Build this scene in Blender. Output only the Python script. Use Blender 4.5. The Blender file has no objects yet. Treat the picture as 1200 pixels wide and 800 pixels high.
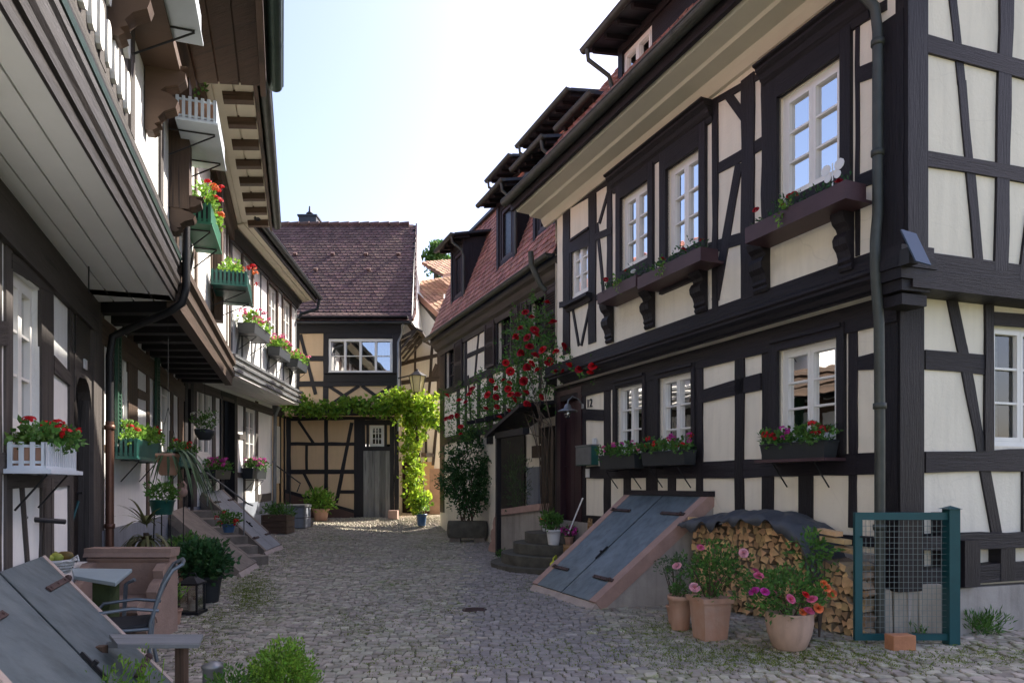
import bpy, math, random
from mathutils import Vector, noise
R=random.Random(7)
sc=bpy.context.scene; col=sc.collection
# ---------------------------------------------------------------- camera
EYE=1.6; F=800.0; HX=600.0; HY=566.0
cd=bpy.data.cameras.new('camera'); cam=bpy.data.objects.new('camera',cd); col.objects.link(cam)
cam.location=(0,0,EYE); cam.rotation_euler=(math.radians(90),0,0)
cd.sensor_width=36; cd.lens=24; cd.shift_y=(HY-400)/1200; cd.clip_start=.05; cd.clip_end=3000
sc.camera=cam
sc.render.resolution_x=1024; sc.render.resolution_y=682
# ---------------------------------------------------------------- sky and sun
SUN_EL=math.radians(42); SUN_AZ=math.radians(51)      # azimuth clockwise from +Y
w=bpy.data.worlds.new('World'); sc.world=w; w.use_nodes=True
nt=w.node_tree; bg=nt.nodes['Background']; sky=nt.nodes.new('ShaderNodeTexSky')
sky.sky_type='NISHITA'; sky.sun_disc=False; sky.sun_elevation=SUN_EL; sky.sun_rotation=SUN_AZ
sky.air_density=1.0; sky.dust_density=2.8; sky.ozone_density=1.0; sky.altitude=150
tm=nt.nodes.new('ShaderNodeMix'); tm.data_type='RGBA'; tm.blend_type='MULTIPLY'; tm.inputs[0].default_value=1; tm.inputs[7].default_value=(1.06,.97,1.02,1)
nt.links.new(sky.outputs[0],tm.inputs[6]); nt.links.new(tm.outputs[2],bg.inputs[0]); bg.inputs[1].default_value=.15
sd=bpy.data.lights.new('sun','SUN'); sd.energy=5.0; sd.angle=math.radians(.5); sd.color=(1,.93,.82)
so=bpy.data.objects.new('sun',sd); col.objects.link(so)
sdir=Vector((math.cos(SUN_EL)*math.sin(SUN_AZ),math.cos(SUN_EL)*math.cos(SUN_AZ),math.sin(SUN_EL)))
so.rotation_euler=sdir.to_track_quat('Z','Y').to_euler(); so.location=(10,10,30)
vs=sc.view_settings; vs.view_transform='Standard'; vs.look='None'; vs.gamma=1; vs.exposure=1.3
try: sc.cycles.max_bounces=8; sc.cycles.diffuse_bounces=4; sc.cycles.transparent_max_bounces=12
except Exception: pass
# ---------------------------------------------------------------- materials
def mat(name,c,rough=.7,var=.25,vscale=3,bump=.1,bscale=25,c2=None,metal=0,kind='plain',rnd=0,spec=.4,trans=0,streak=0,hue=0):
    m=bpy.data.materials.new(name); m.use_nodes=True; n=m.node_tree.nodes; l=m.node_tree.links
    b=n['Principled BSDF']; b.inputs['Roughness'].default_value=rough; b.inputs['Metallic'].default_value=metal
    b.inputs['Specular IOR Level'].default_value=spec
    tc=n.new('ShaderNodeTexCoord'); src=tc.outputs['Object']
    if kind in('wood','grain'):
        at=n.new('ShaderNodeAttribute'); at.attribute_name='gco'; src=at.outputs['Vector']
    mp=n.new('ShaderNodeMapping'); l.new(src,mp.inputs[0])
    if kind=='wood': mp.inputs['Scale'].default_value=(.35,4,1)
    n1=n.new('ShaderNodeTexNoise'); n1.inputs['Scale'].default_value=vscale; n1.inputs['Detail'].default_value=6; n1.inputs['Roughness'].default_value=.65
    l.new(mp.outputs[0],n1.inputs[0])
    c2=c2 or tuple(x*(1-var) for x in c)
    rp=n.new('ShaderNodeValToRGB'); rp.color_ramp.elements[0].position=.3; rp.color_ramp.elements[1].position=.7
    rp.color_ramp.elements[0].color=(*c2,1); rp.color_ramp.elements[1].color=(*c,1)
    l.new(n1.outputs[0],rp.inputs[0]); out=rp.outputs[0]
    if kind=='wood':
        mk=n.new('ShaderNodeMapping'); mk.inputs['Scale'].default_value=(.5,16,1); l.new(src,mk.inputs[0])
        nk=n.new('ShaderNodeTexNoise'); nk.inputs['Scale'].default_value=2.2; nk.inputs['Detail'].default_value=4; nk.inputs['Distortion'].default_value=.4; l.new(mk.outputs[0],nk.inputs[0])
        rk=n.new('ShaderNodeMapRange'); rk.inputs[1].default_value=.30; rk.inputs[2].default_value=.42; rk.inputs[3].default_value=.25; rk.inputs[4].default_value=1; l.new(nk.outputs[0],rk.inputs[0])
        xk=n.new('ShaderNodeMix'); xk.data_type='RGBA'; xk.blend_type='MULTIPLY'; xk.inputs[0].default_value=1; l.new(out,xk.inputs[6]); l.new(rk.outputs[0],xk.inputs[7]); out=xk.outputs[2]
    if kind=='plain' and 'plaster' in name:
        nd=n.new('ShaderNodeTexNoise'); nd.inputs['Scale'].default_value=3; l.new(tc.outputs['Object'],nd.inputs[0])
        va=n.new('ShaderNodeMix'); va.data_type='VECTOR'; va.inputs[0].default_value=.12; l.new(tc.outputs['Object'],va.inputs[4]); l.new(nd.outputs['Color'],va.inputs[5])
        vo=n.new('ShaderNodeTexVoronoi'); vo.feature='DISTANCE_TO_EDGE'; vo.inputs['Scale'].default_value=1.3; l.new(va.outputs[1],vo.inputs['Vector'])
        rv_=n.new('ShaderNodeMapRange'); rv_.inputs[1].default_value=.0; rv_.inputs[2].default_value=.006; rv_.inputs[3].default_value=.86; rv_.inputs[4].default_value=1; l.new(vo.outputs[0],rv_.inputs[0])
        xv=n.new('ShaderNodeMix'); xv.data_type='RGBA'; xv.blend_type='MULTIPLY'; l.new(n1.outputs[0],xv.inputs[0]); l.new(out,xv.inputs[6]); l.new(rv_.outputs[0],xv.inputs[7]); out=xv.outputs[2]
    if kind=='mossy':
        for (sc_,lo,hi,cc,amt) in ((.8,.50,.62,(.15,.18,.045),.85),(.45,.52,.64,(.20,.175,.155),.6)):
            nm=n.new('ShaderNodeTexNoise'); nm.inputs['Scale'].default_value=sc_; nm.inputs['Detail'].default_value=3; l.new(tc.outputs['Object'],nm.inputs[0])
            nf=n.new('ShaderNodeTexNoise'); nf.inputs['Scale'].default_value=14; nf.inputs['Detail'].default_value=5; l.new(tc.outputs['Object'],nf.inputs[0])
            r1=n.new('ShaderNodeMapRange'); r1.inputs[1].default_value=lo; r1.inputs[2].default_value=hi; l.new(nm.outputs[0],r1.inputs[0])
            r2=n.new('ShaderNodeMapRange'); r2.inputs[1].default_value=.48; r2.inputs[2].default_value=.62; r2.inputs[4].default_value=amt; l.new(nf.outputs[0],r2.inputs[0])
            mm=n.new('ShaderNodeMath'); mm.operation='MULTIPLY'; l.new(r1.outputs[0],mm.inputs[0]); l.new(r2.outputs[0],mm.inputs[1])
            xm=n.new('ShaderNodeMix'); xm.data_type='RGBA'; l.new(mm.outputs[0],xm.inputs[0]); l.new(out,xm.inputs[6]); xm.inputs[7].default_value=(*cc,1); out=xm.outputs[2]
    if streak:
        ms=n.new('ShaderNodeMapping'); ms.inputs['Scale'].default_value=(5,5,.5); l.new(tc.outputs['Object'],ms.inputs[0])
        n3=n.new('ShaderNodeTexNoise'); n3.inputs['Scale'].default_value=2; n3.inputs['Detail'].default_value=5; l.new(ms.outputs[0],n3.inputs[0])
        mr=n.new('ShaderNodeMapRange'); mr.inputs[1].default_value=.45; mr.inputs[2].default_value=.75; mr.inputs[3].default_value=1; mr.inputs[4].default_value=1-streak
        l.new(n3.outputs[0],mr.inputs[0])
        mx=n.new('ShaderNodeMix'); mx.data_type='RGBA'; mx.blend_type='MULTIPLY'; mx.inputs[0].default_value=1
        l.new(out,mx.inputs[6]); l.new(mr.outputs[0],mx.inputs[7]); out=mx.outputs[2]
    if rnd or hue:
        ar=n.new('ShaderNodeAttribute'); ar.attribute_name='rnd'
        hs=n.new('ShaderNodeHueSaturation'); l.new(out,hs.inputs['Color'])
        m2=n.new('ShaderNodeMapRange'); m2.inputs[3].default_value=1-rnd; m2.inputs[4].default_value=1+rnd
        l.new(ar.outputs['Fac'],m2.inputs[0]); l.new(m2.outputs[0],hs.inputs['Value'])
        if hue:
            ml=n.new('ShaderNodeMath'); ml.operation='MULTIPLY'; ml.inputs[1].default_value=7.31; l.new(ar.outputs['Fac'],ml.inputs[0])
            fr=n.new('ShaderNodeMath'); fr.operation='FRACT'; l.new(ml.outputs[0],fr.inputs[0])
            m3=n.new('ShaderNodeMapRange'); m3.inputs[3].default_value=.5-hue; m3.inputs[4].default_value=.5+hue
            l.new(fr.outputs[0],m3.inputs[0]); l.new(m3.outputs[0],hs.inputs['Hue'])
        out=hs.outputs[0]
    l.new(out,b.inputs['Base Color'])
    if bump:
        n2=n.new('ShaderNodeTexNoise'); n2.inputs['Scale'].default_value=bscale; n2.inputs['Detail'].default_value=8; n2.inputs['Roughness'].default_value=.7
        l.new(mp.outputs[0],n2.inputs[0])
        bp=n.new('ShaderNodeBump'); bp.inputs['Strength'].default_value=bump; bp.inputs['Distance'].default_value=.02
        l.new(n2.outputs[0],bp.inputs['Height']); l.new(bp.outputs[0],b.inputs['Normal'])
    if trans:
        tr=n.new('ShaderNodeBsdfTranslucent'); l.new(out,tr.inputs[0]); mxs=n.new('ShaderNodeMixShader'); mxs.inputs[0].default_value=trans
        l.new(b.outputs[0],mxs.inputs[1]); l.new(tr.outputs[0],mxs.inputs[2]); l.new(mxs.outputs[0],n['Material Output'].inputs[0])
    return m
def glassmat(name,refl=.35,tint=(.75,.8,.8)):
    m=bpy.data.materials.new(name); m.use_nodes=True; n=m.node_tree.nodes; l=m.node_tree.links
    n.remove(n['Principled BSDF'])
    g=n.new('ShaderNodeBsdfGlossy'); g.inputs['Roughness'].default_value=.01
    t=n.new('ShaderNodeBsdfTransparent'); t.inputs[0].default_value=(*tint,1)
    fr=n.new('ShaderNodeFresnel'); fr.inputs[0].default_value=1.5
    ma=n.new('ShaderNodeMath'); ma.operation='MULTIPLY_ADD'; ma.inputs[1].default_value=1.6; ma.inputs[2].default_value=refl; ma.use_clamp=True
    l.new(fr.outputs[0],ma.inputs[0])
    nz=n.new('ShaderNodeTexNoise'); nz.inputs['Scale'].default_value=2.5; tc=n.new('ShaderNodeTexCoord'); l.new(tc.outputs['Object'],nz.inputs[0])
    bp=n.new('ShaderNodeBump'); bp.inputs['Strength'].default_value=.08; bp.inputs['Distance'].default_value=.02; l.new(nz.outputs[0],bp.inputs['Height']); l.new(bp.outputs[0],g.inputs['Normal'])
    mx=n.new('ShaderNodeMixShader'); l.new(ma.outputs[0],mx.inputs[0]); l.new(t.outputs[0],mx.inputs[1]); l.new(g.outputs[0],mx.inputs[2])
    l.new(mx.outputs[0],n['Material Output'].inputs[0]); return m
M={}
M['timber']=mat('timber dark brown',(.020,.0155,.020),.55,.5,3,.8,14,kind='wood',rnd=.25,spec=.35)
M['timber_b']=mat('timber black',(.016,.014,.018),.6,.4,3,.5,14,kind='wood',rnd=.2)
M['timber_l']=mat('timber grey brown',(.082,.07,.064),.7,.45,3,.6,14,kind='wood',rnd=.25)
M['timber_d']=mat('dark grey brown moulding',(.030,.024,.022),.5,.4,3,.5,14,kind='wood',rnd=.2)
M['timber_d2']=mat('slate brown beam',(.042,.037,.040),.55,.45,3,.7,14,kind='wood',rnd=.2)
M['slate']=mat('blue grey painted timber',(.11,.115,.125),.6,.35,3,.5,14,kind='wood',rnd=.2)
M['timber_w']=mat('timber warm brown',(.10,.062,.042),.6,.4,3,.5,12,kind='wood',rnd=.25)
M['plaster']=mat('cream plaster',(.84,.765,.635),.9,.10,.9,.35,22,streak=.10)
M['plaster_w']=mat('white plaster',(.82,.82,.80),.9,.10,1.1,.35,22,streak=.07)
M['plaster_t']=mat('tan plaster',(.66,.48,.30),.9,.10,1.3,.25,30,streak=.08)
M['plinth']=mat('grey render',(.42,.38,.34),.9,.3,2,.4,22,streak=.25)
M['plinth_b']=mat('blue grey render',(.24,.26,.30),.9,.2,2,.3,22,streak=.15)
M['plinth_r']=mat('red brown render',(.14,.08,.065),.9,.25,2,.3,22)
M['white']=mat('white paint',(.80,.78,.74),.4,.06,4,.03,60)
M['soffit']=mat('cream painted boards',(.66,.60,.48),.6,.08,2,.05,20)
M['soffit_g']=mat('grey painted boards',(.74,.74,.72),.6,.08,2,.05,20)
M['glass']=glassmat('window glass',.30)
M['glass_d']=glassmat('dark window glass',.04)
M['glass_b']=glassmat('bright reflecting glass',.6)
M['room']=mat('dark room',(.05,.045,.04),.9,.3,2,0)
M['curtain']=mat('net curtain',(.55,.55,.50),.9,.35,14,.3,30,trans=.4)
M['tile_r']=mat('red clay roof tiles',(.40,.19,.145),.75,.35,5,.3,40,rnd=.35,hue=.012)
M['tile_p']=mat('old purple brown roof tiles',(.145,.085,.074),.8,.4,4,.3,40,rnd=.27,hue=.015)
M['tile_o']=mat('orange clay roof tiles',(.45,.25,.16),.8,.25,5,.3,40,rnd=.25,hue=.01)
M['lead']=mat('dark zinc',(.055,.06,.068),.45,.3,4,.1,20,metal=.5)
M['gutter']=mat('weathered copper gutter',(.075,.08,.07),.5,.35,6,.1,30,metal=.4)
M['gutter_g']=mat('green patina gutter',(.06,.10,.085),.45,.35,6,.1,30,metal=.5)
M['copper']=mat('brown copper pipe',(.17,.085,.06),.4,.3,6,.1,30,metal=.5)
M['zinc']=mat('grey zinc pipe',(.25,.26,.27),.45,.25,6,.1,30,metal=.6)
M['stone']=mat('grey sandstone',(.27,.23,.19),.9,.35,4,.5,25,streak=.2)
M['stone_d']=mat('mossy dark stone',(.13,.12,.095),.95,.5,5,.8,20)
M['sand_r']=mat('pink sandstone',(.45,.29,.24),.85,.28,5,.4,25)
M['sand_b']=mat('brown sandstone',(.36,.25,.20),.85,.25,5,.4,25)
M['cobble']=mat('cobble stone',(.43,.385,.31),.75,.35,9,.5,45,rnd=.55,hue=.03,spec=.45,kind='mossy')
M['cobble_path']=mat('worn path stone',(.32,.285,.26),.6,.3,9,.4,45,rnd=.42,hue=.02,spec=.5)
M['hatch']=mat('blue grey sheet metal',(.105,.135,.145),.42,.35,2.6,.25,9,metal=.4,streak=.35,c2=(.185,.22,.23))
M['hatch_l']=mat('pale grey sheet metal',(.27,.29,.31),.5,.25,2.2,.12,12,metal=.25,streak=.2)
M['iron']=mat('black iron',(.025,.025,.028),.5,.3,8,.2,40,metal=.3)
M['rust']=mat('rusty iron',(.09,.055,.05),.7,.4,8,.3,40,metal=.2)
M['door_p']=mat('dark plum paint',(.045,.018,.024),.45,.3,3,.1,20,kind='wood')
M['door_b']=mat('black brown door',(.018,.014,.013),.5,.3,3,.2,20,kind='wood')
M['door_g']=mat('weathered grey door boards',(.22,.22,.22),.7,.5,3,.5,14,kind='wood',rnd=.3)
M['shutter']=mat('dark brown shutter paint',(.045,.03,.032),.5,.3,3,.2,20,kind='wood',rnd=.15)
M['shutter_g']=mat('dark green shutter paint',(.03,.085,.055),.5,.3,3,.1,20)
M['terra']=mat('terracotta',(.46,.24,.155),.85,.3,4,.3,30,c2=(.50,.33,.25),streak=.2)
M['terra_p']=mat('pale terracotta',(.55,.37,.27),.85,.25,4,.3,30,c2=(.42,.29,.22),streak=.3)
M['plant_box']=mat('charcoal plastic',(.03,.034,.038),.45,.2,5,.05,30)
M['green_box']=mat('green painted wood',(.045,.20,.11),.5,.25,5,.1,30)
M['green_pl']=mat('dark green plastic',(.02,.11,.09),.4,.25,5,.05,30)
M['blue_pot']=mat('blue glazed pot',(.05,.12,.25),.3,.2,5,.05,30)
M['white_box']=mat('pale blue white wood',(.62,.68,.74),.5,.12,5,.1,30)
M['shelf_p']=mat('plum painted shelf',(.075,.038,.045),.5,.3,4,.1,20)
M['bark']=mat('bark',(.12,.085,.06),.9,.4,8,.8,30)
M['soil']=mat('soil',(.05,.035,.025),.95,.4,10,.6,40)
def leafm(name,c,c2,tr=.35): return mat(name,c,.55,.3,6,0,c2=c2,rnd=.45,hue=.02,spec=.35,trans=tr)
M['leaf']=leafm('mid green leaves',(.11,.24,.045),(.065,.15,.035))
M['leaf_l']=leafm('light green leaves',(.22,.38,.05),(.13,.27,.04),.45)
M['leaf_d']=leafm('dark green leaves',(.05,.135,.04),(.03,.085,.03),.3)
M['leaf_g']=leafm('grey green leaves',(.10,.16,.075),(.06,.11,.05))
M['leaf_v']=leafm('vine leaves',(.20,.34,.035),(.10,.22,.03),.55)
M['leaf_y']=leafm('sunlit vine leaves',(.42,.52,.05),(.22,.38,.04),.6)  # yellower copy of the vine leaves, sunlight put into the colour
M['leaf_s']=leafm('dry strap leaves',(.20,.19,.09),(.11,.13,.05),.25)
def petal(name,c): return mat(name,c,.6,.25,8,0,rnd=.25,trans=.25,spec=.3)
M['f_red']=petal('red petals',(.62,.012,.02)); M['f_dred']=petal('crimson petals',(.42,.008,.02))
M['f_pink']=petal('pink petals',(.75,.16,.30)); M['f_mag']=petal('magenta petals',(.60,.05,.35))
M['f_pale']=petal('pale pink petals',(.85,.42,.48)); M['f_or']=petal('orange petals',(.85,.22,.08)); M['f_white']=petal('white petals',(.8,.8,.78))
M['wood_p']=mat('split firewood',(.74,.48,.25),.85,.45,5,.5,30,c2=(.40,.25,.13),rnd=.4,hue=.012)
M['wood_end']=mat('weathered firewood',(.42,.31,.2),.9,.45,5,.5,30,rnd=.45,hue=.012)
M['tarp']=mat('grey tarpaulin',(.07,.075,.085),.55,.3,4,.3,12)
M['gate']=mat('petrol green paint',(.012,.075,.085),.4,.2,4,.05,30)
M['wire']=mat('galvanised wire',(.22,.26,.26),.5,.2,4,0,metal=.6)
M['concrete']=mat('concrete slab',(.42,.38,.32),.9,.25,5,.3,30,streak=.15)
M['brick']=mat('orange brick',(.50,.22,.11),.85,.3,8,.4,40)
M['moss']=mat('moss and low weeds',(.20,.25,.045),.95,.4,9,0,c2=(.12,.16,.03),rnd=.35,hue=.02,trans=.2)
M['alu']=mat('grey tubular metal',(.20,.24,.28),.35,.15,5,.02,30,metal=.6)
M['mesh_b']=mat('black mesh fabric',(.02,.022,.026),.7,.2,10,.2,80)
M['table']=mat('pale blue grey tabletop',(.34,.43,.47),.5,.12,4,.05,30)
M['moss_w']=mat('mossy green wood',(.07,.10,.04),.9,.4,6,.4,30)
M['stone_l']=mat('pale pinkish stone edge',(.50,.41,.36),.9,.25,5,.4,25,streak=.15)
M['glass_k']=mat('unlit window panes',(.012,.012,.014),.25,.2,3,0,spec=.3)
M['bench']=mat('weathered bench board',(.22,.235,.25),.7,.3,4,.3,20,kind='wood')
M['wick']=mat('white wicker',(.62,.63,.62),.7,.2,40,.8,60)
M['gourd']=mat('yellow green gourds',(.42,.33,.05),.6,.5,9,.1,20,c2=(.12,.14,.03),rnd=.4,hue=.05)
M['yellow']=mat('yellow plastic',(.62,.66,.04),.4,.1,5,0)
M['wood_n']=mat('honey wood',(.42,.24,.10),.6,.3,4,.2,20,kind='wood')
M['lampglass']=mat('warm lamp glass',(.75,.68,.42),.3,.1,5,0,trans=.4)
M['solar']=mat('blue grey panel',(.07,.10,.16),.5,.1,4,0,metal=.3)
M['candle']=mat('candle wax',(.75,.72,.62),.6,.05,4,0)
M['lilac']=mat('white enamel',(.75,.75,.76),.3,.05,4,0)
M['bgtree']=leafm('far tree leaves',(.10,.19,.04),(.06,.13,.03))
# ---------------------------------------------------------------- mesh builder
class MB:
    def __init__(s): s.v=[];s.f=[];s.mi=[];s.g=[];s.r=[];s.sm=[]
    def poly(s,pts,rnd=None,gax=None,smooth=False,mi=0):
        i=len(s.v); pts=[Vector(p) for p in pts]; s.v+=pts; s.f.append(tuple(range(i,i+len(pts)))); s.r.append(R.random() if rnd is None else rnd); s.sm.append(smooth); s.mi.append(mi)
        s.g.append([s.gc(p,gax) for p in pts])
    def gc(s,p,gax):
        if gax is None: return (p.x*1.0,p.y+p.x*.3,p.z)
        a,b,k=gax; return (p.dot(a),p.dot(b),k)
    def mesh(s,vs,fs=None,rnd=None,gax=None,smooth=False,mi=0):
        i=len(s.v); vs=[Vector(v) for v in vs]; s.v+=vs; r=R.random() if rnd is None else rnd
        for f in fs:
            s.f.append(tuple(i+k for k in f)); s.r.append(r); s.sm.append(smooth); s.mi.append(mi); s.g.append([s.gc(vs[k],gax) for k in f])
    def hexa(s,p,**k):  # 8 pts: bottom 4 ccw, top 4
        s.mesh(p,[(3,2,1,0),(4,5,6,7),(0,1,5,4),(1,2,6,5),(2,3,7,6),(3,0,4,7)],**k)
    def obox(s,c,ax,ay,az,**k): # centre + half vectors
        c=Vector(c);ax=Vector(ax);ay=Vector(ay);az=Vector(az)
        if 'gax' not in k:
            ls=sorted([ax,ay,az],key=lambda q:-q.length); k['gax']=(ls[0].normalized(),(ls[1]+ls[2]).normalized(),R.random()*9)
        s.hexa([c-ax-ay-az,c+ax-ay-az,c+ax+ay-az,c-ax+ay-az,c-ax-ay+az,c+ax-ay+az,c+ax+ay+az,c-ax+ay+az],**k)
    def box(s,x0,x1,y0,y1,z0,z1,**k):
        s.obox(((x0+x1)/2,(y0+y1)/2,(z0+z1)/2),((x1-x0)/2,0,0),(0,(y1-y0)/2,0),(0,0,(z1-z0)/2),**k)
    def bar(s,a,b,w,h=None,up=(0,0,1),**k):
        a=Vector(a);b=Vector(b);d=(b-a); L=d.length/2; d.normalize(); up=Vector(up)
        if abs(d.dot(up))>.95: up=Vector((1,0,0))
        x=d.cross(up).normalized(); y=x.cross(d).normalized(); h=h or w
        s.obox((a+b)/2,d*L,x*w/2,y*h/2,**k)
    def prism(s,pts,off,**k): # closed polygon extruded by vector
        n=len(pts); off=Vector(off); p=[Vector(q) for q in pts]
        s.mesh(p+[q+off for q in p],[tuple(range(n-1,-1,-1)),tuple(range(n,2*n))]+[(i,(i+1)%n,n+(i+1)%n,n+i) for i in range(n)],**k)
    def tube(s,path,r,seg=8,cap=True,smooth=True,**k):
        P=[Vector(p) for p in path]; n=len(P); rs=r if isinstance(r,(list,tuple)) else [r]*n; vs=[];up=None
        for i in range(n):
            t=(P[min(i+1,n-1)]-P[max(i-1,0)]).normalized()
            if up is None: up=Vector((0,0,1)) if abs(t.z)<.9 else Vector((1,0,0))
            x=t.cross(up).normalized(); y=x.cross(t).normalized(); up=y
            for j in range(seg):
                a=2*math.pi*j/seg; vs.append(P[i]+x*math.cos(a)*rs[i]+y*math.sin(a)*rs[i])
        fs=[(i*seg+j,i*seg+(j+1)%seg,(i+1)*seg+(j+1)%seg,(i+1)*seg+j) for i in range(n-1) for j in range(seg)]
        s.mesh(vs,fs,smooth=smooth,**k)
        if cap: s.poly(vs[:seg][::-1]); s.poly(vs[-seg:])
    def lathe(s,c,prof,seg=20,smooth=True,**k): # prof [(r,z)]
        c=Vector(c); vs=[]
        for r,z in prof:
            for j in range(seg):
                a=2*math.pi*j/seg; vs.append(c+Vector((r*math.cos(a),r*math.sin(a),z)))
        n=len(prof); s.mesh(vs,[(i*seg+j,i*seg+(j+1)%seg,(i+1)*seg+(j+1)%seg,(i+1)*seg+j) for i in range(n-1) for j in range(seg)],smooth=smooth,**k)
        s.poly(vs[:seg][::-1]); s.poly(vs[-seg:])
    def blob(s,c,r,seg=8,rings=5,jit=.1,sc=(1,1,1),**k):
        c=Vector(c); vs=[];kk=dict(k); kk.setdefault('smooth',True)
        for i in range(1,rings):
            ph=math.pi*i/rings
            for j in range(seg):
                a=2*math.pi*j/seg; q=r*(1+R.uniform(-jit,jit)); vs.append(c+Vector((q*sc[0]*math.sin(ph)*math.cos(a),q*sc[1]*math.sin(ph)*math.sin(a),q*sc[2]*math.cos(ph))))
        fs=[(i*seg+j,(i+1)*seg+j,(i+1)*seg+(j+1)%seg,i*seg+(j+1)%seg) for i in range(rings-2) for j in range(seg)]
        vs+= [c+Vector((0,0,r*sc[2])),c-Vector((0,0,r*sc[2]))]; t=len(vs)-2; b=t+1; o=(rings-2)*seg
        fs+=[(t,j,(j+1)%seg) for j in range(seg)]+[(b,o+(j+1)%seg,o+j) for j in range(seg)]
        s.mesh(vs,fs,**kk)
    def build(s,name,m,parent=None,origin=None):
        o3=Vector(origin) if origin is not None else None
        if parent is not None: o3=Vector(parent['_w']) if o3 is None else o3
        if o3 is None:
            xs=[v.x for v in s.v];ys=[v.y for v in s.v];zs=[v.z for v in s.v]; o3=Vector(((min(xs)+max(xs))/2,(min(ys)+max(ys))/2,min(zs)))
        me=bpy.data.meshes.new(name); me.from_pydata([v-o3 for v in s.v],[],s.f)
        ms=m if isinstance(m,(list,tuple)) else [m]
        for q in ms: me.materials.append(M[q])
        me.polygons.foreach_set('material_index',s.mi); me.polygons.foreach_set('use_smooth',s.sm)
        a=me.attributes.new('rnd','FLOAT','FACE'); a.data.foreach_set('value',s.r)
        g=me.attributes.new('gco','FLOAT_VECTOR','CORNER'); g.data.foreach_set('vector',[x for f in s.g for q in f for x in q])
        me.update(); o=bpy.data.objects.new(name,me); col.objects.link(o); o['_w']=tuple(o3)
        if parent is not None:
            o.parent=parent; o.location=o3-Vector(parent['_w'])
        else: o.location=o3
        return o
def thing(name,label,cat,loc,group=None):
    o=bpy.data.objects.new(name,None); o.empty_display_size=.2; col.objects.link(o); o.location=loc; o['_w']=tuple(loc)
    return tag(o,label,cat,group)
def tag(o,label,cat,group=None):
    o['label']=label; o['category']=cat
    if group: o['group']=group
    return o
def struct(o): o['kind']='structure'; return o
def lab(o,l): o['label']=l; return o
# ---------------------------------------------------------------- rays, ground and wall planes
def px(x,y,Y): return Vector(((x-HX)/F*Y,Y,EYE-(y-HY)/F*Y))
def ss(a,b,x): t=max(0,min(1,(x-a)/(b-a))); return t*t*(3-2*t)
def gz(X,Y):
    l=ss(.5,-4.5,X) if X<.5 else 0
    l=ss(0,1,(-2.6-X)/3.4)
    return .01*Y+.015*Y*l+.33*ss(19.5,21.3,Y)*(1-l)*(1-ss(-1,2,X))+.13*ss(1.8,3.3,X)*(1-ss(8,11,Y))
def gp(x,y):
    Y=8
    for _ in range(60):
        X=(x-HX)/F*Y; Y=.5*Y+.5*(EYE-gz(X,Y))*F/(y-HY)
    X=(x-HX)/F*Y; return Vector((X,Y,gz(X,Y)))
class Plane:
    def __init__(s,A,B,side=1,off=0):
        s.A=Vector((A[0],A[1],0)); B=Vector((B[0],B[1],0)); s.u=(B-s.A).normalized(); s.L=(B-s.A).length
        s.n=Vector((s.u.y,-s.u.x,0))*side; s.A=s.A+s.n*off; s.k=0
    def shift(s,off):
        q=Plane.__new__(Plane); q.A=s.A+s.n*off; q.u=s.u; q.n=s.n; q.L=s.L; q.k=0; return q
    def hit(s,x,y,off=0):
        d=Vector(((x-HX)/F,1,-(y-HY)/F)); A=s.A+s.n*off; t=A.dot(s.n)/Vector((d.x,d.y,0)).dot(s.n); p=d*t; return p+Vector((0,0,EYE))
    def uz(s,x,y,off=0):
        p=s.hit(x,y,off); return ((p-s.A).dot(s.u),p.z)
    def P(s,u,z,off=0): return s.A+s.u*u+s.n*off+Vector((0,0,z))
    def rect(s,xl,xr,yt,yb,off=0):
        cx=(xl+xr)/2; ua=s.uz(xl,yt,off)[0]; ub=s.uz(xr,yt,off)[0]; zt=s.uz(cx,yt,off)[1]; zb=s.uz(cx,yb,off)[1]
        return min(ua,ub),max(ua,ub),zb,zt
def clampz(z,lo,hi): return max(lo,min(hi,z))
def wall_holes(mb,pl,u0,u1,z0,z1,holes,off=0,depth=.12,rev_mi=0,**k):
    us=sorted(set([u0,u1]+[clampz(h[0],u0,u1) for h in holes]+[clampz(h[1],u0,u1) for h in holes])); zs=sorted(set([z0,z1]+[clampz(h[2],z0,z1) for h in holes]+[clampz(h[3],z0,z1) for h in holes]))
    for i in range(len(us)-1):
        for j in range(len(zs)-1):
            cu=(us[i]+us[i+1])/2; cz=(zs[j]+zs[j+1])/2
            if any(h[0]<cu<h[1] and h[2]<cz<h[3] for h in holes): continue
            mb.poly([pl.P(us[i],zs[j],off),pl.P(us[i+1],zs[j],off),pl.P(us[i+1],zs[j+1],off),pl.P(us[i],zs[j+1],off)],**k)
    for h in holes:
        a,b,c,d=h[:4]
        for (p,q) in (((a,c),(b,c)),((b,c),(b,d)),((b,d),(a,d)),((a,d),(a,c))):
            mb.poly([pl.P(*p,off),pl.P(*q,off),pl.P(*q,off-depth),pl.P(*p,off-depth)],**k)
def beam(mb,pl,pts,off=.015,back=-.01,jit=.010):
    """pixel corner polygon laid on a plane as a timber; long sides wander a little"""
    uz=[pl.uz(*p) for p in pts]; beam_uz(mb,pl,uz,off,back,jit)
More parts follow.
